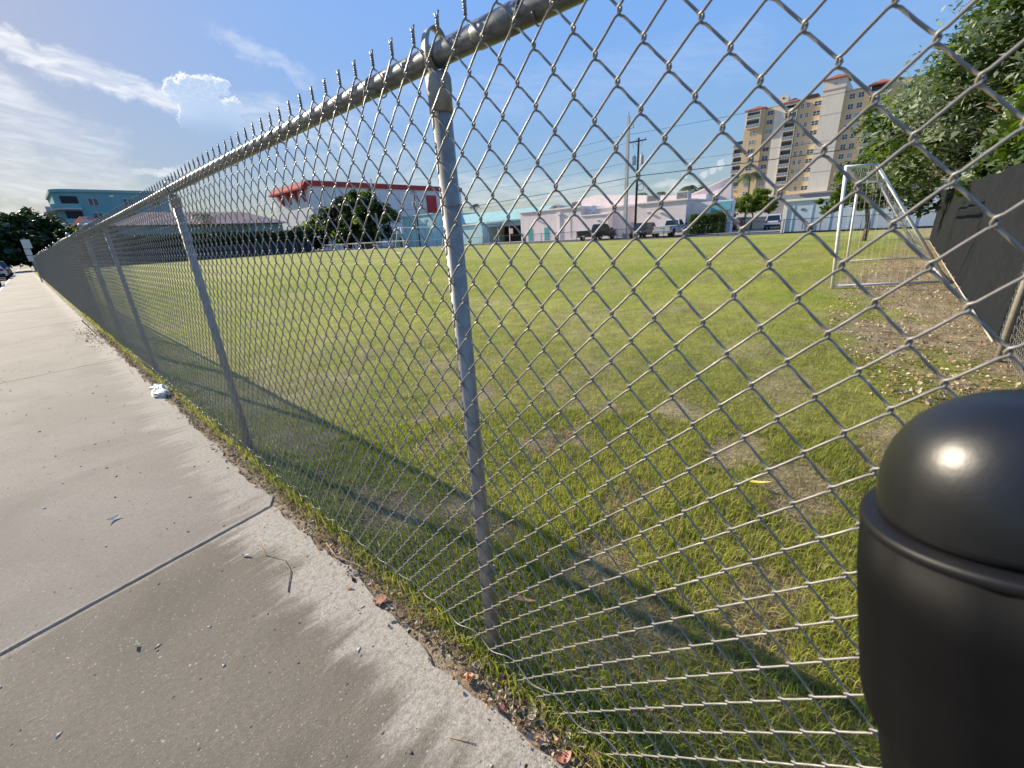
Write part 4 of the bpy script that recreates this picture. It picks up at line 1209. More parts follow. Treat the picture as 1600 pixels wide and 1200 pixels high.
def gable_building():
    o = thing('gabled_building', 'taller pink gable wall sloping up behind the right end of the pink building', 'building', (86, 26, 0))
    part('wall', prism([(40, -.2), (40, 4.6), (30, 6.5), (24.2, 8.5), (24.0, 8.5), (23.4, -.2)], 'x', 85, 86.2), PINK, o)
    part('coping', prism([(40, 4.6), (30, 6.5), (24.2, 8.5), (24.2, 8.72), (30, 6.72), (40, 4.82)], 'x', 84.8, 86.3), PINKD, o)
gable_building()
AQUA = stucco('aqua_stucco', (.50, .70, .67)); AQUAD = stucco('aqua_roof', (.30, .50, .50), .1, .8)
def aqua_building():
    o = thing('aqua_building', 'low aqua building with shaded carport left of the pink building', 'building', (68, 75, 0))
    part('wall', box(66, 80, 83.0, 94.6, -.2, 6.8), AQUA, o)
    part('parapet', bbox(65.8, 80, 82.8, 94.8, 6.8, 7.05, .03), AQUA, o)
    part('wall', box(72, 84, 55, 83, -.2, 4.2), AQUA, o)
    part('roof_fascia', prism([(71.4, 4.1), (71.4, 4.4), (74.5, 6.5), (84, 6.5), (84, 4.1)], 'y', 54.6, 83), AQUAD, o)
    part('front_wing', box(66, 72, 65.4, 75.5, -.2, 3.7), AQUA, o)
    part('front_wing_roof', bbox(65.7, 72, 65.2, 75.7, 3.7, 3.9, .03), WHITE, o)
    part('gablet', prism([(65.9, 3.3), (66.9, 4.0), (67.9, 3.3), (67.9, .0), (65.9, 0)], 'x', 65.2, 66.2), AQUA, o)
    part('carport_roof', bbox(65.8, 72, 55.5, 65.2, 2.95, 3.15, .03), mat('carport_felt', (.10, .10, .10), .9), o)
    part('carport_back', box(71.4, 71.9, 55.5, 65.3, -.1, 2.95), DARK, o)
    for y in (55.8, 59.0, 62.1, 65.0):
        part('carport_post', tube([(66, y, -.1), (66, y, 2.95)], .08, 8), WHITE, o)
    part('notice', bbox(65.85, 65.9, 58.0, 58.9, 1.5, 2.5, .01), mat('notice_face', (.55, .38, .36), .7), o)
    part('side_shed', box(64.5, 66, 92.5, 98, -.1, 3.1), AQUA, o)
    part('shed_door', bbox(64.42, 64.52, 93.5, 95.0, 0, 2.2, .01), mat('brown_door', (.14, .09, .06), .7), o)
    for y in (92.0, 89.5, 86.0):
        part('pipe', tube([(65.9, y, .2), (65.9, y, 5.6), (65.9, y-.8, 6.0)], .06, 6), AQUAD, o)
    part('awning_brace', prism([(66, 5.2), (64.9, 4.0), (66, 4.0)], 'y', 86.8, 87.0), AQUA, o)
aqua_building()
def hall():
    o = thing('white_hall', 'big white building with a red band round the roof and red fins', 'building', (64, 138, 0))
    W = stucco('hall_white', (.70, .68, .65), .05, .2); RED = stucco('hall_red', (.42, .055, .055), .08)
    part('wall', box(64, 126, 138, 166, -.2, 18.7), W, o)
    part('corner', prism([(64.0, 140.5), (66.5, 138), (68, 140)], 'z', 0, 17.5), W, o)
    part('red_band', join(box(63.6, 126.4, 137.6, 166, 18.7, 20.2)), RED, o)
    for i, y in enumerate((141.5, 147, 152.5, 158)):
        part('red_fin', prism([(63.9, 18.3), (62.4, 18.3), (63.9, 14.6)], 'y', y, y+1.4), RED, o)
    part('awning', prism([(63.59, 17.9), (62.3, 18.05), (62.3, 18.5), (63.59, 20.15)], 'y', 139, 166), RED, o)
    for x in (72, 80, 88, 96, 104, 112, 119.5):
        part('panel_joint', box(x, x+.18, 137.94, 138.0, 0, 17.6), mat('joint_grey', (.40, .40, .42), .8), o)
    for z in (7.5, 12.0):
        part('panel_joint', box(64, 126, 137.92, 138.0, z, z+.18), mat('joint_grey'), o)
    part('red_sign', bbox(108, 112.5, 137.5, 137.95, 10.5, 17.0, .05), RED, o)
    part('red_sign', bbox(121.5, 124.5, 137.5, 137.95, 10.5, 17.0, .05), RED, o)
hall()

def condo():
    o = thing('apartment_tower', 'tall yellow and white apartment tower with red tiled roof caps', 'building', (190, 32, 0))
    OR = stucco('apricot_stucco', (.66, .48, .27), .06, .15); WH = stucco('cream_stucco', (.70, .63, .51), .05, .15)
    X = 190.0
    def wallp(nm, y0, y1, z1, x0, m, z0=-.2):
        return part(nm, box(x0, 206, y0, y1, z0, z1), m, o)
    wallp('wall', 50.2, 54.3, 29.0, 191.5, OR)
    wallp('wall', 44.8, 50.9, 38.2, 189.2, OR)
    wallp('wall', 41.7, 44.8, 38.4, 190.2, OR)
    wallp('pilaster', 38.6, 41.7, 38.2, 189.6, WH)
    wallp('wall', 34.8, 38.6, 37.9, 190.9, OR)
    wallp('wall', 28.2, 34.8, 38.35, 190.0, OR)
    wallp('stair_tower', 22.4, 28.25, 42.2, 188.6, WH)
    wallp('wall', 16.1, 22.4, 38.6, 190.0, OR)
    wallp('wall', 11.5, 16.1, 38.0, 190.9, OR)
    wallp('wall', -6, 11.5, 38.4, 190.2, OR)
    part('podium', box(186, 206, -10, 56, -.2, 9.2), WH, o)
    part('roof_pediment', join(prism([(38.1, 38.2), (38.1, 40.4), (38.6, 41.1), (39.7, 41.5), (40.8, 41.1), (41.3, 40.4), (41.3, 38.2)], 'x', 189.7, 192)), WH, o)
    part('vent_hole', tube([(189.62, 39.7, 40.2), (189.72, 39.7, 40.2)], .3, 12), DARK, o)
    part('roof_plant', box(193, 198, 30.2, 33.4, 38.35, 40.2), DARK, o)
    part('tower_band', bbox(188.5, 190, 22.3, 28.35, 39.2, 39.6, .03), mat('band_brown', (.42, .28, .2), .8), o)
    for z in (32.4, 22.5, 15.5):
        part('tower_band', box(188.56, 188.6, 22.4, 28.25, z, z+.12), mat('joint_grey'), o)
    part('tower_emblem', tube([(188.52, 25.2, 41.0), (188.6, 25.2, 41.0)], .42, 14), mat('joint_grey'), o)
    def hip(y0, y1, z0, x0, x1, h, nm='roof'):
        ym = (y0+y1)/2; xm = (x0+x1)/2
        V = [(x0, y0, z0), (x1, y0, z0), (x1, y1, z0), (x0, y1, z0), (xm, ym, z0+h), (x0, y0, z0-.25), (x1, y0, z0-.25), (x1, y1, z0-.25), (x0, y1, z0-.25)]
        F = [(0, 1, 4), (1, 2, 4), (2, 3, 4), (3, 0, 4), (5, 6, 1, 0), (6, 7, 2, 1), (7, 8, 3, 2), (8, 5, 0, 3), (8, 7, 6, 5)]
        return part(nm, (V, F), REDT, o)
    hip(44.4, 51.3, 38.5, 188.4, 198, 1.7); hip(34.3, 39.2, 38.5, 188.6, 196, 1.6); hip(21.9, 28.7, 42.5, 188.0, 196, 1.7); hip(11, 16.6, 38.6, 188.6, 198, 1.7)
    for (y0, y1) in ((44.9, 50.8), (34.9, 38.5)):
        part('eave', box(188.8, 190.9, y0, y1, 37.6, 38.2), WH, o)
    fl = [36.6-2.845*i for i in range(10)]
    # windows: shared meshes, frame part with pane sub-part
    def wset(w_, h_, kind):
        f = raw_mesh('window', *join(box(-.06, .02, -w_/2-.08, w_/2+.08, -h_/2-.08, -h_/2), box(-.06, .02, -w_/2-.08, w_/2+.08, h_/2, h_/2+.08), box(-.06, .02, -w_/2-.08, -w_/2, -h_/2, h_/2), box(-.06, .02, w_/2, w_/2+.08, -h_/2, h_/2), box(-.05, .0, -.04, .04, -h_/2, h_/2), box(-.05, .0, -w_/2, w_/2, -.03, .03)), WHITE)
        p = raw_mesh('pane', *box(-.012, .02, -w_/2, w_/2, -h_/2, h_/2), kind)
        return f, p
    wide = [wset(1.9, 1.35, GLASS), wset(1.9, 1.35, GLASS_L)]; slim = [wset(.8, 1.35, GLASS), wset(.8, 1.35, GLASS_L)]; mid = [wset(1.35, 1.4, GLASS), wset(1.35, 1.4, GLASS_L)]
    rr = random.Random(4)
    def win(kind, y, z, x):
        f, p = kind[0 if rr.random() < .72 else 1]
        a = put('window', f, o); a.location = (x-190, y-32, z); b = put('pane', p, a)
    shutter = raw_mesh('shutter', *bbox(-.10, .0, -.85, .85, -.95, .95, .02), mat('storm_shutter', (.62, .56, .50), .7))
    for i, z in enumerate(fl):
        win(slim, 33.7, z, 190); win(slim, 32.05, z, 190); win(wide, 29.4, z, 190)
        win(mid, 20.4, z, 190)
        if i == 3:
            s_ = put('shutter', shutter, o); s_.location = (0, 18.15-32, z)
        else: win(mid, 18.15, z, 190)
        win(wide, 43.2, z, 190.2)
        if i > 1: win(wide, 48.0, z, 189.2)
        for y in (8.5, 5.5, 1.5): win(mid, y, z, 190.2)
    # balconies: recess, slab, rail with glass
    def balcony(y0, y1, z, x, dpt):
        rec = part('recess', box(x-.03, x+.02, y0+.15, y1-.15, z+.12, z+2.45), GLASS, o)
        b_ = part('balcony', bbox(x-dpt, x+.1, y0, y1, z-.12, z+.12, .02), WH, o)
        part('railing', join(box(x-dpt, x-dpt+.06, y0+.05, y1-.05, z+1.02, z+1.1), *[box(x-dpt, x-dpt+.05, yy, yy+.05, z+.12, z+1.02) for yy in np.linspace(y0+.05, y1-.1, 5)]), WHITE, b_)
        part('rail_glass', box(x-dpt+.02, x-dpt+.03, y0+.1, y1-.1, z+.16, z+1.0), GLASS_L, b_)
        for yy in (y0, y1-.16):
            part('side_pier', box(x-dpt, x+.1, yy, yy+.16, z+.12, z+2.62), WH, b_)
    for i, z in enumerate(fl[:9]):
        balcony(34.95, 38.5, z-1.1, 190.9, 1.7)
        balcony(11.7, 16.0, z-1.1, 190.9, 1.7)
        if i < 2: balcony(45.9, 50.3, z-1.1, 189.2, 1.1)
        if i > 2: balcony(50.4, 54.2, z-1.1, 191.5, 1.6)
    for (y, w_) in ((29.4, 1.6), (33.0, .7), (31.6, .7), (35.5, 1.2), (47.5, .8), (45.9, .9), (20, 1.4), (13, 1.8)):
        part('garage_opening', box(185.94, 186.02, y-w_, y+w_*.4, 6.6, 8.6), DARK, o)
condo()

def grey_deck():
    o = thing('parking_deck', 'plain grey parking deck wall behind the white container', 'building', (75, 2, 0))
    part('wall', box(74, 110, -30, 11.8, -.2, 4.3), stucco('deck_grey', (.40, .38, .36), .06), o)
    part('parapet', bbox(73.8, 75, -30, 12, 4.3, 4.55, .03), stucco('deck_cap', (.34, .32, .31)), o)
    part('ramp_wall', box(84, 100, 11.8, 17.5, -.2, 4.9), stucco('deck_grey'), o)
grey_deck()
palm('low palm sprouting on top of the grey deck', (78, 6.0, 4.3), .5, 1.3, 12, 8)
def container():
    o = thing('storage_container', 'long white blue container with a thin roof edge by the far fence', 'container', (54, 4, 0))
    m = mat('container_paint', (.52, .60, .66), .6, 0, .05, 1.2)
    part('body', box(53, 56, -14, 9.55, .1, 2.95), m, o)
    part('roof_edge', bbox(52.85, 56.15, -14.1, 9.75, 2.95, 3.15, .02), WHITE, o)
    part('corner_post', bbox(52.93, 53.2, 9.3, 9.65, 0, 2.95, .01), WHITE, o)
    for y in np.arange(-13, 9, 1.55):
        part('panel_seam', box(52.965, 53.0, y, y+.06, .12, 2.94), mat('seam_shade', (.42, .5, .56), .6), o)
    part('sill', box(52.95, 56, -14, 9.5, -.05, .1), BLACKM, o)
    part('vent', join(box(52.93, 52.97, 7.0, 7.05, .28, .75), box(52.93, 52.97, 7.75, 7.8, .28, .75), box(52.93, 52.97, 7.0, 7.8, .75, .8)), BLACKM, o)
    part('badge', prism([(8.02+.16*math.cos(a), 2.15+.16*math.sin(a)*(1 if i % 2 else .45)) for i, a in enumerate(np.linspace(0, 6.283, 10, endpoint=False))], 'x', 52.95, 52.99), mat('badge_blue', (.12, .16, .25), .6), o)
container()
def cream_wall():
    o = thing('garden_wall', 'low cream garden wall between the red car and the white car', 'wall', (86, 18, 0))
    part('wall_face', box(83.6, 83.9, 13, 20.6, 0, 1.75), stucco('cream_paint', (.72, .66, .54)), o)
    part('coping', bbox(83.5, 84, 12.9, 20.7, 1.75, 1.86, .02), stucco('cream_paint'), o)
    part('gate_pier', bbox(83.4, 84.0, 20.6, 21.2, 0, 1.4, .02), stucco('cream_paint'), o)
cream_wall()
part('lawn_patch', sheet(77, 83.4, 10, 20.5, .03), GROUND, kind='structure')

def house():
    o = thing('tiled_house', 'long house with pale red tiled hip roof behind the dark hedge', 'house', (30, 124, 0))
    part('wall', box(14, 47, 120.5, 140, -.2, 7.4), stucco('house_aqua', (.30, .44, .42)), o)
    tm = stucco('terracotta', (.55, .34, .27), .12, 1.5)
    def roof(x0, x1, y0, y1, ze, zr, nm='roof'):
        dd = (y1-y0)/2
        V = [(x0, y0, ze), (x1, y0, ze), (x1, y1, ze), (x0, y1, ze), (x0+dd, (y0+y1)/2, zr), (x1-dd, (y0+y1)/2, zr)]
        return part(nm, (V, [(0, 1, 5, 4), (1, 2, 5), (2, 3, 4, 5), (3, 0, 4), (3, 2, 1, 0)]), tm, o)
    r0 = roof(13, 48.5, 119.5, 135, 7.5, 10.6)
    roof(28, 40, 117.6, 127, 7.4, 9.3)
    roof(8, 13.5, 121, 128, 7.6, 9.6)
    # rows of tile ribs on the street-side slope
    for i in range(34):
        x = 14.2+i*1.0
        xe = min(max(x, 21), 40.5); 
        part('tile_row', tube([(x, 119.55, 7.56), (x+(xe-x)*.9, 119.55+7.2*min(1, 1), 10.45 if 20.5 < x < 41 else 7.5+3*min(1, max(.1, 1-abs(x-xe)/7.6)))], .09, 5), tm, r0)
    part('wall_panel', box(31.2, 33.2, 119.4, 120.5, 0, 5.8), stucco('panel_blue', (.10, .24, .34)), o)
house()
def end_fence():
    o = thing('end_screen_fence', 'dark screened fence along the left end of the field', 'fence', (25, 112.3, 0))
    part('screen_cloth', box(.9, 50.4, 112.25, 112.32, 0, 2.6), mat('end_cloth', (.028, .034, .044), .9), o)
    for x in np.arange(1, 50.5, 3.0):
        part('post', tube([(x, 112.2, 0), (x, 112.2, 2.7)], .04, 8), GALV, o)
end_fence()
def teal_block():
    o = thing('teal_apartments', 'dark teal apartment block with rounded corner balconies at the far left', 'building', (16, 146, 0))
    T = stucco('teal_paint', (.15, .32, .35), .05, .2); T2 = stucco('teal_light', (.18, .38, .40))
    pts = [(8.6+3*(1-math.cos(a)), 145+3*(1-math.sin(a))) for a in np.linspace(0, math.pi/2, 9)]
    part('wall', prism(pts+[(29.5, 145), (29.5, 165), (8.6, 165)], 'z', -.2, 16.2), T, o)
    part('roof_edge', prism([(x-.25, y-.25) for x, y in pts]+[(29.7, 144.7), (29.7, 165), (8.3, 165)], 'z', 16.2, 16.8), T2, o)
    for z in (12.6, 9.4, 6.2):
        b_ = part('balcony', prism([(x-.9+.02*i, y-.9) for i, (x, y) in enumerate(pts)]+[(12.6, 144.1), (12.6, 146), (8.2, 149)], 'z', z-.15, z+.15), mat('balcony_pale', (.5, .5, .5), .8), o)
        part('parapet', prism([(x-.9, y-.9) for x, y in pts]+[(12.6, 144.1), (12.6, 144.25), (11.6, 144.25)]+[(x-.72, y-.72) for x, y in pts[::-1]], 'z', z+.15, z+1.05), T2, b_)
        part('recess', box(9.6, 12.5, 144.93, 145.05, z+.2, z+2.7), DARK, o)
        for x in (14.2, 20.5, 26.0):
            w_ = part('window', join(box(x-.05, x+1.75, 144.9, 145.0, z+.75, z+2.35)), WHITE, o)
            part('pane', join(box(x, x+.8, 144.87, 144.9, z+.8, z+2.3), box(x+.9, x+1.7, 144.87, 144.9, z+.8, z+2.3)), GLASS, w_)
    part('wall_sign', box(18.3, 19.0, 144.9, 145.0, 15.3, 15.6), WHITE, o)
    for i in range(3):
        part('side_balcony', bbox(6.9-.4*i, 8.7, 149+2.5*i, 151.5+2.5*i, 12.4-.95*i, 13.4-.95*i, .05), mat('balcony_pale'), o)
teal_block()
def far_block(label, x, y, w_, d, h, c):
    o = thing('far_building', label, 'building', (x, y, 0))
    part('wall', box(x, x+d, y, y+w_, 0, h), stucco('far_'+str(int(c*100)), (c, c, c*1.02)), o)
    part('parapet', bbox(x-.2, x+d+.2, y-.2, y+w_+.2, h, h+.6, .05), WHITE, o)
    for zz in np.arange(h-3, 4, -3.5):
        part('window_band', box(x-.06, x, y+1, y+w_-1, zz, zz+1.4), GLASS, o)
far_block('small pale far-off tower left of the lone palm', 300, 285, 9, 12, 21, .60)
far_block('pale far-off block right of the lone palm', 310, 262, 8, 12, 20, .62)

# ------------------------------------------------------------------ poles, wires, sign
def wood_pole(label, x, y, h, dark=True, transformers=True):
    m = mat('creosote_wood', (.055, .042, .034), .9, 0, .25, 3)
    o = thing('utility_pole', label, 'utility pole', (x, y, 0), 0, 'utility poles along the back road')
    part('pole', tube([(x, y, -.2), (x, y, h*.5), (x, y, h)], [.17, .15, .12], 12), m, o, smooth=True)
    part('cross_arm', bbox(x-.06, x+.06, y-1.1, y+1.5, h-.45, h-.3, .01), m, o)
    for yy in (-.95, .3, 1.35):
        part('insulator', lathe([(.03, h-.3), (.05, h-.2), (.05, h-.1), (.02, h-.05)], 8, x, y+yy), GREYM, o)
    part('brace', tube([(x, y+.75, h-.42), (x, y, h-1.0)], .025, 6), m, o)
    if transformers:
        for yy in (-.62, .5):
            t_ = part('transformer', lathe([(.05, h-3.3), (.24, h-3.3), (.25, h-3.2), (.25, h-2.3), (.23, h-2.2), (.08, h-2.12)], 16, x-.1, y+yy), GREYM, o, smooth=True)
            part('bushing', tube([(x-.1, y+yy, h-2.15), (x-.1, y+yy+.03, h-1.85)], .04, 6), GREYM, t_)
        part('cable_coil', tube([(x-.05, y-.62+.45*math.cos(a), 6.6+.45*math.sin(a)) for a in np.linspace(0, 6.283, 24)], .035, 6), BLACKM, o, smooth=True)
        for yy in (-.55, .9):
            part('cutout', tube([(x, y+yy, h-.5), (x-.1, y+yy*.7, h-1.2)], .03, 6), GREYM, o)
    return o
def concrete_pole(label, x, y, h, tops=True, lamp=False):
    m = mat('pole_concrete', (.50, .48, .44), .9, 0, .1, 1.5)
    o = thing('utility_pole', label, 'utility pole', (x, y, 0), 0, 'utility poles along the back road')
    s0, s1 = .24, .15
    V = [(x+a*s0, y+b*s0, -.2) for a, b in ((-1, -1), (1, -1), (1, 1), (-1, 1))]+[(x+a*s1, y+b*s1, h) for a, b in ((-1, -1), (1, -1), (1, 1), (-1, 1))]
    part('pole', (V, [(3, 2, 1, 0), (4, 5, 6, 7), (0, 1, 5, 4), (1, 2, 6, 5), (2, 3, 7, 6), (3, 0, 4, 7)]), m, o)
    if tops:
        for z, l in ((h-2.4, 1.0), (h-1.6, -.7)):
            part('arm', tube([(x, y, z), (x, y+l, z+.1)], .04, 6), GREYM, o)
            part('insulator', lathe([(.06, z+.05), (.11, z+.2), (.07, z+.35), (.11, z+.5), (.03, z+.55)], 8, x, y+l), GREYM, o)
        part('lightning_tip', tube([(x, y, h), (x, y, h+.45)], .03, 6), BLACKM, o)
    return o
wood_pole('dark wooden utility pole carrying two grey transformers', 60.3, 29.4, 12.8)
concrete_pole('tall pale concrete pole beside the transformer pole', 60.0, 30.85, 15.6)
wood_pole('dark wooden pole with cross arm in front of the aqua building', 60.0, 80.7, 11.4)
concrete_pole('slanting-looking pale pole in front of the big round tree', 60.0, 96.8, 15.6, False)
concrete_pole('grey pole with a box left of the big round tree top', 60.0, 122, 15.8, False)
WIREB = mat('cable_black', (.02, .02, .022), .6)
def line(label, a, b, sag, r=.022):
    a, b = Vector(a), Vector(b)
    pts = [tuple(a.lerp(b, t)+Vector((0, 0, -4*sag*t*(1-t)))) for t in np.linspace(0, 1, 24)]
    o = part('power_line', tube(pts, r, 5), WIREB); tag(o, label, 'cable', 'power lines along the back road')
line('thick black cable running left from the transformer pole', (60.2, 29.4, 8.1), (60, 80.7, 6.6), .3, .045)
line('thick black cable running right from the transformer pole', (60.2, 29.4, 8.1), (60.5, -25, 8.6), .5, .045)
line('thin upper wire running left from the concrete pole', (60, 31.8, 13.4), (60, 96.8, 14.4), .9, .02)
line('thin upper wire running right from the concrete pole', (60, 31.8, 13.4), (60, -30, 14.5), .8, .02)
line('second thin wire running left below the upper wire', (60.3, 30.7, 10.0), (60, 80.7, 9.8), .6, .018)
line('thin wire running right at mid height from the transformer pole', (60.3, 28.5, 9.4), (60.5, -30, 9.6), .6, .016)
line('lower thin wire running left above the aqua roof', (60.3, 29.8, 7.3), (60, 96.8, 6.0), .4, .016)
line('wire at cross arm height running left to the aqua building pole', (60.3, 30.7, 12.5), (60, 80.7, 11.2), .6, .016)
def white_rail():
    o = thing('spectator_rail', 'white low rail along the far left edge of the field', 'rail', (49.4, 85, 0))
    m = mat('white_goal_paint')
    part('bar', tube([(49.4, 70.5, 1.45), (49.4, 106, 1.45)], .032, 8), m, o)
    for y in np.arange(71, 106, 5):
        part('leg', tube([(49.4, y, 0), (49.4, y, 1.45)], .04, 8), m, o)
white_rail()
def street_sign():
    x, y = .50, 48.0
    o = thing('street_sign', 'pale blank-backed sign plates on a post above the far sidewalk', 'sign', (x, y, 0))
    part('post', tube([(x, y, -.05), (x, y, 3.15)], .035, 8), GALV, o)
    m = mat('sign_back', (.55, .55, .54), .5, .2)
    for z0, h_, w_, dx in ((2.45, .62, .46, .02), (2.0, .4, .34, -.06), (1.55, .4, .3, -.08)):
        p_ = part('plate', bbox(x-w_/2+dx, x+w_/2+dx, y-.05, y-.03, z0, z0+h_, .004), m, o)
street_sign()
# ------------------------------------------------------------------ vehicles
TYRE = mat('tyre_rubber', (.018, .018, .018), .85)
RIM = mat('wheel_alloy', (.45, .46, .47), .35, .7)
CARGLASS = mat('car_glass', (.012, .016, .02), .06, 0, .1, 2, spec=.7)
TAIL = mat('tail_lamp', (.30, .015, .012), .25, 0, .1)
HEAD = mat('head_lamp', (.62, .64, .66), .15, .2, .1)
TRIM = mat('black_trim', (.02, .02, .021), .6)
CHROME = mat('chrome', (.6, .6, .6), .2, .9)
PLATE = mat('plate_face', (.62, .6, .42), .5)
def paint(name, col, metal=.2):
    m = mat(name, col, .28, metal, .03, 2, spec=.6)
    return m
def loft(secs, close=True):
    """secs: list of rings with equal numbers of points"""
    n = len(secs[0]); V = [tuple(p) for s in secs for p in s]; F = []
    for i in range(len(secs)-1):
        for j in range(n):
            k_ = (j+1) % n; F.append((i*n+j, i*n+k_, (i+1)*n+k_, (i+1)*n+j))
    F.append(tuple(range(n))[::-1]); F.append(tuple(range((len(secs)-1)*n, len(secs)*n)))
    return V, F
def ring(x, w, z0, z1, r=.12, tuck=.94):
    """rounded cross-section at station x"""
    h = z1-z0; rr = min(r, h*.4)
    return [(x, -w*tuck, z0), (x, -w*.985, z0+rr*.8), (x, -w, z0+h*.5), (x, -w*.975, z1-rr), (x, -w*.92, z1-rr*.25), (x, -w*.80, z1),
            (x, w*.80, z1), (x, w*.92, z1-rr*.25), (x, w*.975, z1-rr), (x, w, z0+h*.5), (x, w*.985, z0+rr*.8), (x, w*tuck, z0)]
def wheel_mesh(R, wd):
    prof = [(R*.62, -wd/2), (R*.93, -wd/2), (R, -wd/2*.7), (R, wd/2*.7), (R*.93, wd/2), (R*.62, wd/2)]
    n = 22; V, F = [], []
    for r, y in prof:
        for j in range(n):
            a = 2*math.pi*j/n; V.append((r*math.cos(a), y, r*math.sin(a)))
    for i in range(len(prof)-1):
        for j in range(n):
            k_ = (j+1) % n; F.append((i*n+j, i*n+k_, (i+1)*n+k_, (i+1)*n+j))
    return V, F
def rim_mesh(R, wd):
    vfs = []
    n = 18
    ringv = []
    for r, y in ((R*.64, wd*.42), (R*.55, wd*.46), (R*.55, -wd*.46), (R*.64, -wd*.42)):
        ringv.append([(r*math.cos(2*math.pi*j/n), y, r*math.sin(2*math.pi*j/n)) for j in range(n)])
    V = [p for q in ringv for p in q]; F = []
    for i in range(3):
        for j in range(n):
            k_ = (j+1) % n; F.append((i*n+j, i*n+k_, (i+1)*n+k_, (i+1)*n+j))
    vfs.append((V, F))
    for s in range(5):
        a = 2*math.pi*s/5; c, sn = math.cos(a), math.sin(a)
        def rot(v): return [(p[0]*c-p[2]*sn, p[1], p[0]*sn+p[2]*c) for p in v]
        for yy in (wd*.40, -wd*.40):
            v, f = box(-R*.02, R*.60, yy-.015, yy+.015, -R*.08, R*.08); vfs.append((rot(v), f))
    v, f = box(-R*.15, R*.15, -wd*.43, wd*.43, -R*.15, R*.15); vfs.append((v, f))
    return join(*vfs)
def put_wheels(o, xs, half, R, wd):
    tm = raw_mesh('tyre', *wheel_mesh(R, wd), TYRE, True); rm = raw_mesh('rim', *rim_mesh(R, wd), RIM)
    for x in xs:
        for s in (-1, 1):
            w_ = put('wheel', tm, o); w_.location = (x, s*half, R); r_ = put('rim', rm, w_)
def quad_panel(pts, th=.012):
    """thin solid panel from four corners, thickened along its normal"""
    P = [Vector(p) for p in pts]; n = (P[1]-P[0]).cross(P[3]-P[0]).normalized()*th
    V = [tuple(p-n*.4) for p in P]+[tuple(p+n) for p in P]
    return V, [(3, 2, 1, 0), (4, 5, 6, 7), (0, 1, 5, 4), (1, 2, 6, 5), (2, 3, 7, 6), (3, 0, 4, 7)]
def cabin(o, m, x0, x1, x2, x3, wb, wt, zb, zt, pillars, rear_glass=True):
    """greenhouse: x0 rear foot, x1 rear roof, x2 front roof, x3 windscreen foot"""
    V = [(x0, -wb, zb), (x3, -wb, zb), (x3, wb, zb), (x0, wb, zb), (x1, -wt, zt-.03), (x2, -wt, zt-.03), (x2, wt, zt-.03), (x1, wt, zt-.03),
         (x1+.12, -wt*.82, zt+.02), (x2-.15, -wt*.82, zt+.02), (x2-.15, wt*.82, zt+.02), (x1+.12, wt*.82, zt+.02)]
    F = [(3, 2, 1, 0), (0, 1, 5, 4), (1, 2, 6, 5), (2, 3, 7, 6), (3, 0, 4, 7), (4, 5, 9, 8), (5, 6, 10, 9), (6, 7, 11, 10), (7, 4, 8, 11), (8, 9, 10, 11)]
    c = part('cabin', (V, F), m, o)
    def lerp(a, b, t): return tuple(a[i]+(b[i]-a[i])*t for i in range(3))
    def sub(a, b, c_, d, u0, u1, v0, v1):
        """patch of the quad a(bottom rear) b(bottom front) c(top front) d(top rear)"""
        P = lambda u, v: lerp(lerp(a, b, u), lerp(d, c_, u), v)
        return [P(u0, v0), P(u1, v0), P(u1, v1), P(u0, v1)]
    for s in (-1, 1):
        a, b, c2, d = (x0, s*wb, zb), (x3, s*wb, zb), (x2, s*wt, zt-.03), (x1, s*wt, zt-.03)
        for u0, u1 in pillars:
            q = sub(a, b, c2, d, u0, u1, .10, .90)
            part('side_window', quad_panel(q if s < 0 else q[::-1]), CARGLASS, c)
    q = sub((x3, -wb, zb), (x3, wb, zb), (x2, wt, zt-.03), (x2, -wt, zt-.03), .06, .94, .06, .93)
    part('windscreen', quad_panel(q), CARGLASS, c)
    if rear_glass:
        q = sub((x0, wb, zb), (x0, -wb, zb), (x1, -wt, zt-.03), (x1, wt, zt-.03), .08, .92, .12, .9)
        part('rear_window', quad_panel(q), CARGLASS, c)
    return c
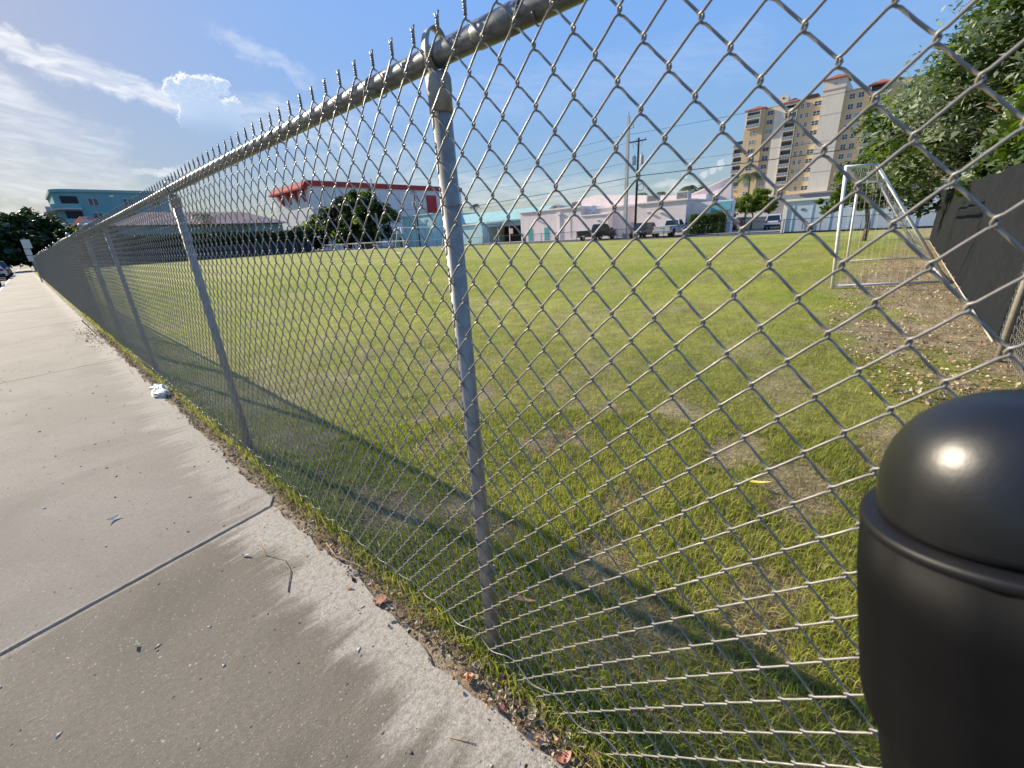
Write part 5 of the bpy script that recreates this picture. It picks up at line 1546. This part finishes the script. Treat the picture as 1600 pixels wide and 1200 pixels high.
def pickup(label, col, loc, rot, name='pickup_truck', chrome=True):
    o = thing(name, label, 'pickup truck', loc, rot, 'parked vehicles behind the field')
    m = paint('paint_'+name+str(int(col[0]*1000)), col)
    W = 1.0
    # front end and cab floor
    secs = [ring(-.05, W*.98, .48, 1.12), ring(.1, W, .46, 1.14), ring(1.2, W, .44, 1.16), ring(2.55, W*.99, .46, 1.17), ring(2.82, W*.93, .50, 1.10), ring(2.92, W*.86, .56, 1.02)]
    part('body', loft(secs), m, o, smooth=False)
    # bed: floor, two sides, headboard, tailgate
    part('bed_side', bbox(-2.9, -.02, -W, -W+.09, .50, 1.16, .025), m, o); part('bed_side', bbox(-2.9, -.02, W-.09, W, .50, 1.16, .025), m, o)
    part('bed_floor', box(-2.88, -.02, -W+.09, W-.09, .50, .72), TRIM, o)
    tg = part('tailgate', bbox(-2.94, -2.86, -W+.10, W-.10, .62, 1.155, .02), m, o)
    part('tailgate_crease', bbox(-2.952, -2.935, -W+.18, W-.18, .98, 1.04, .005), m, tg); part('tailgate_handle', bbox(-2.955, -2.935, -.12, .12, .93, .98, .004), TRIM, tg)
    part('rear_bumper', bbox(-3.05, -2.86, -W+.03, W-.03, .42, .60, .03), CHROME if chrome else TRIM, o)
    part('number_plate', bbox(-3.062, -3.045, -.16, .16, .46, .58, .004), PLATE, o)
    for s in (-1, 1):
        part('tail_lamp', bbox(-2.945, -2.84, s*W-.10 if s > 0 else -W-.005, W+.005 if s > 0 else -W+.10, .80, 1.12, .012), TAIL, o)
        part('headlamp', bbox(2.72, 2.93, s*.62-.17, s*.62+.17, .82, .98, .02), HEAD, o)
        part('mirror', bbox(1.32, 1.46, s*1.18-.13 if s > 0 else -1.28, 1.28 if s > 0 else -1.02, 1.16, 1.36, .03), TRIM, o)
        for x in (-1.95, 1.95):
            arch = [(x+.50*math.cos(a), .44+.50*math.sin(a)) for a in np.linspace(0, math.pi, 14)]+[(x-.50, .36), (x+.5, .36)]
            part('wheel_arch', prism(arch, 'y', s*(W-.02), s*(W+.004)), TRIM, o)
        part('door_seam', box(.60, .612, s*(W+.001)-.003, s*(W+.001)+.003, .52, 1.15), TRIM, o)
        part('door_handle', bbox(.34, .54, s*(W+.012)-.012, s*(W+.012)+.012, 1.0, 1.04, .004), TRIM, o)
        part('sill_step', bbox(-.9, 1.3, s*(W-.02)-.06, s*(W-.02)+.06, .38, .44, .01), TRIM, o)
    part('grille', bbox(2.88, 2.96, -.55, .55, .62, .98, .02), TRIM, o)
    part('front_bumper', bbox(2.82, 3.02, -.92, .92, .42, .60, .04), CHROME if chrome else TRIM, o)
    cabin(o, m, -.06, .08, 1.0, 1.72, .93, .74, 1.13, 1.83, [(.06, .40), (.46, .84)])
    put_wheels(o, (-1.95, 1.95), W-.13, .40, .26)
    o.scale = (1.18, 1.18, 1.18)
    return o
def suv(label, col, loc, rot, cat='car', name='parked_car', group='parked vehicles behind the field', L=4.7, W=.92, H=1.70, hood=1.02, sedan=False):
    o = thing(name, label, cat, loc, rot, group)
    m = paint('paint_car%d_%d' % (int(col[0]*1000), int(col[2]*1000)), col)
    h = L/2
    secs = [ring(-h, W*.86, .48, .92), ring(-h+.12, W*.95, .38, hood-.02), ring(-h+.5, W, .32, hood), ring(0, W, .30, hood), ring(h-1.1, W, .32, hood-.02), ring(h-.35, W*.96, .34, hood-.13), ring(h-.08, W*.88, .38, hood-.24), ring(h, W*.78, .44, hood-.34)]
    part('body', loft(secs), m, o)
    if sedan: cabin(o, m, -h+.75, -h+1.55, .35, 1.15, W*.93, W*.70, hood-.05, H, [(.14, .5), (.54, .9)])
    else: cabin(o, m, -h+.10, -h+.42, .55, 1.28, W*.93, W*.72, hood-.05, H, [(.04, .28), (.31, .60), (.63, .92)])
    for s in (-1, 1):
        part('tail_lamp', bbox(-h-.005, -h+.16, s*W*.74-.13, s*W*.74+.13, .80, 1.0, .015), TAIL, o)
        part('headlamp', bbox(h-.26, h-.03, s*W*.66-.15, s*W*.66+.15, hood-.40, hood-.25, .02), HEAD, o)
        part('mirror', bbox(.95, 1.08, s*(W+.08)-.09, s*(W+.08)+.09, hood, hood+.15, .02), m, o)
        for x in (-h+.85, h-.9):
            arch = [(x+.40*math.cos(a), .34+.40*math.sin(a)) for a in np.linspace(0, math.pi, 14)]+[(x-.40, .29), (x+.4, .29)]
            part('wheel_arch', prism(arch, 'y', s*(W-.02), s*(W+.004)), TRIM, o)
        part('door_seam', box(.0, .012, s*(W+.0015)-.003, s*(W+.0015)+.003, .42, hood-.08), TRIM, o)
    part('rear_bumper', bbox(-h-.06, -h+.1, -W*.88, W*.88, .38, .60, .04), TRIM, o)
    part('number_plate', bbox(-h-.075, -h-.055, -.16, .16, .62, .75, .004), PLATE, o)
    part('front_bumper', bbox(h-.12, h+.05, -W*.74, W*.74, .36, .54, .04), TRIM, o)
    put_wheels(o, (-h+.85, h-.9), W-.10, .33, .22)
    o.scale = (1.15, 1.15, 1.15)
    return o
pickup('silver pickup truck parked nose-in beside the hedge', (.74, .73, .71), (58.9, 23.5, -.05), R_(2))
pickup('black pickup truck parked in front of the pink building', (.012, .013, .015), (56.4, 33.3, -.05), R_(-2), chrome=False)
suv('dark grey car facing the field left of the silver truck', (.02, .022, .025), (58.6, 27.4, -.05), R_(183))
suv('dark red car parked by the clipped hedge', (.20, .018, .025), (80, 21.4, .0), R_(-8), H=1.55)
suv('dark blue car just behind the red car', (.03, .035, .05), (87, 21.6, .0), R_(1), H=1.7)
suv('white car parked beside the container', (.66, .67, .68), (72.5, 14.0, .0), R_(4), H=1.72)
suv('silver sedan at the kerb, nearest whole car down the street', (.50, .52, .55), (-2.55, 72, -.13), R_(90), sedan=True, H=1.42, hood=.92, group='cars parked down the street')
suv('dark car parked right beyond the silver sedan', (.02, .024, .03), (-2.5, 81, -.13), R_(90), group='cars parked down the street')
suv('black car at the left edge, nearest of the parked cars', (.015, .015, .017), (-2.75, 51.5, -.13), R_(90), group='cars parked down the street')
suv('grey car farthest down the street under the dark trees', (.12, .13, .14), (-2.5, 90, -.13), R_(90), group='cars parked down the street')
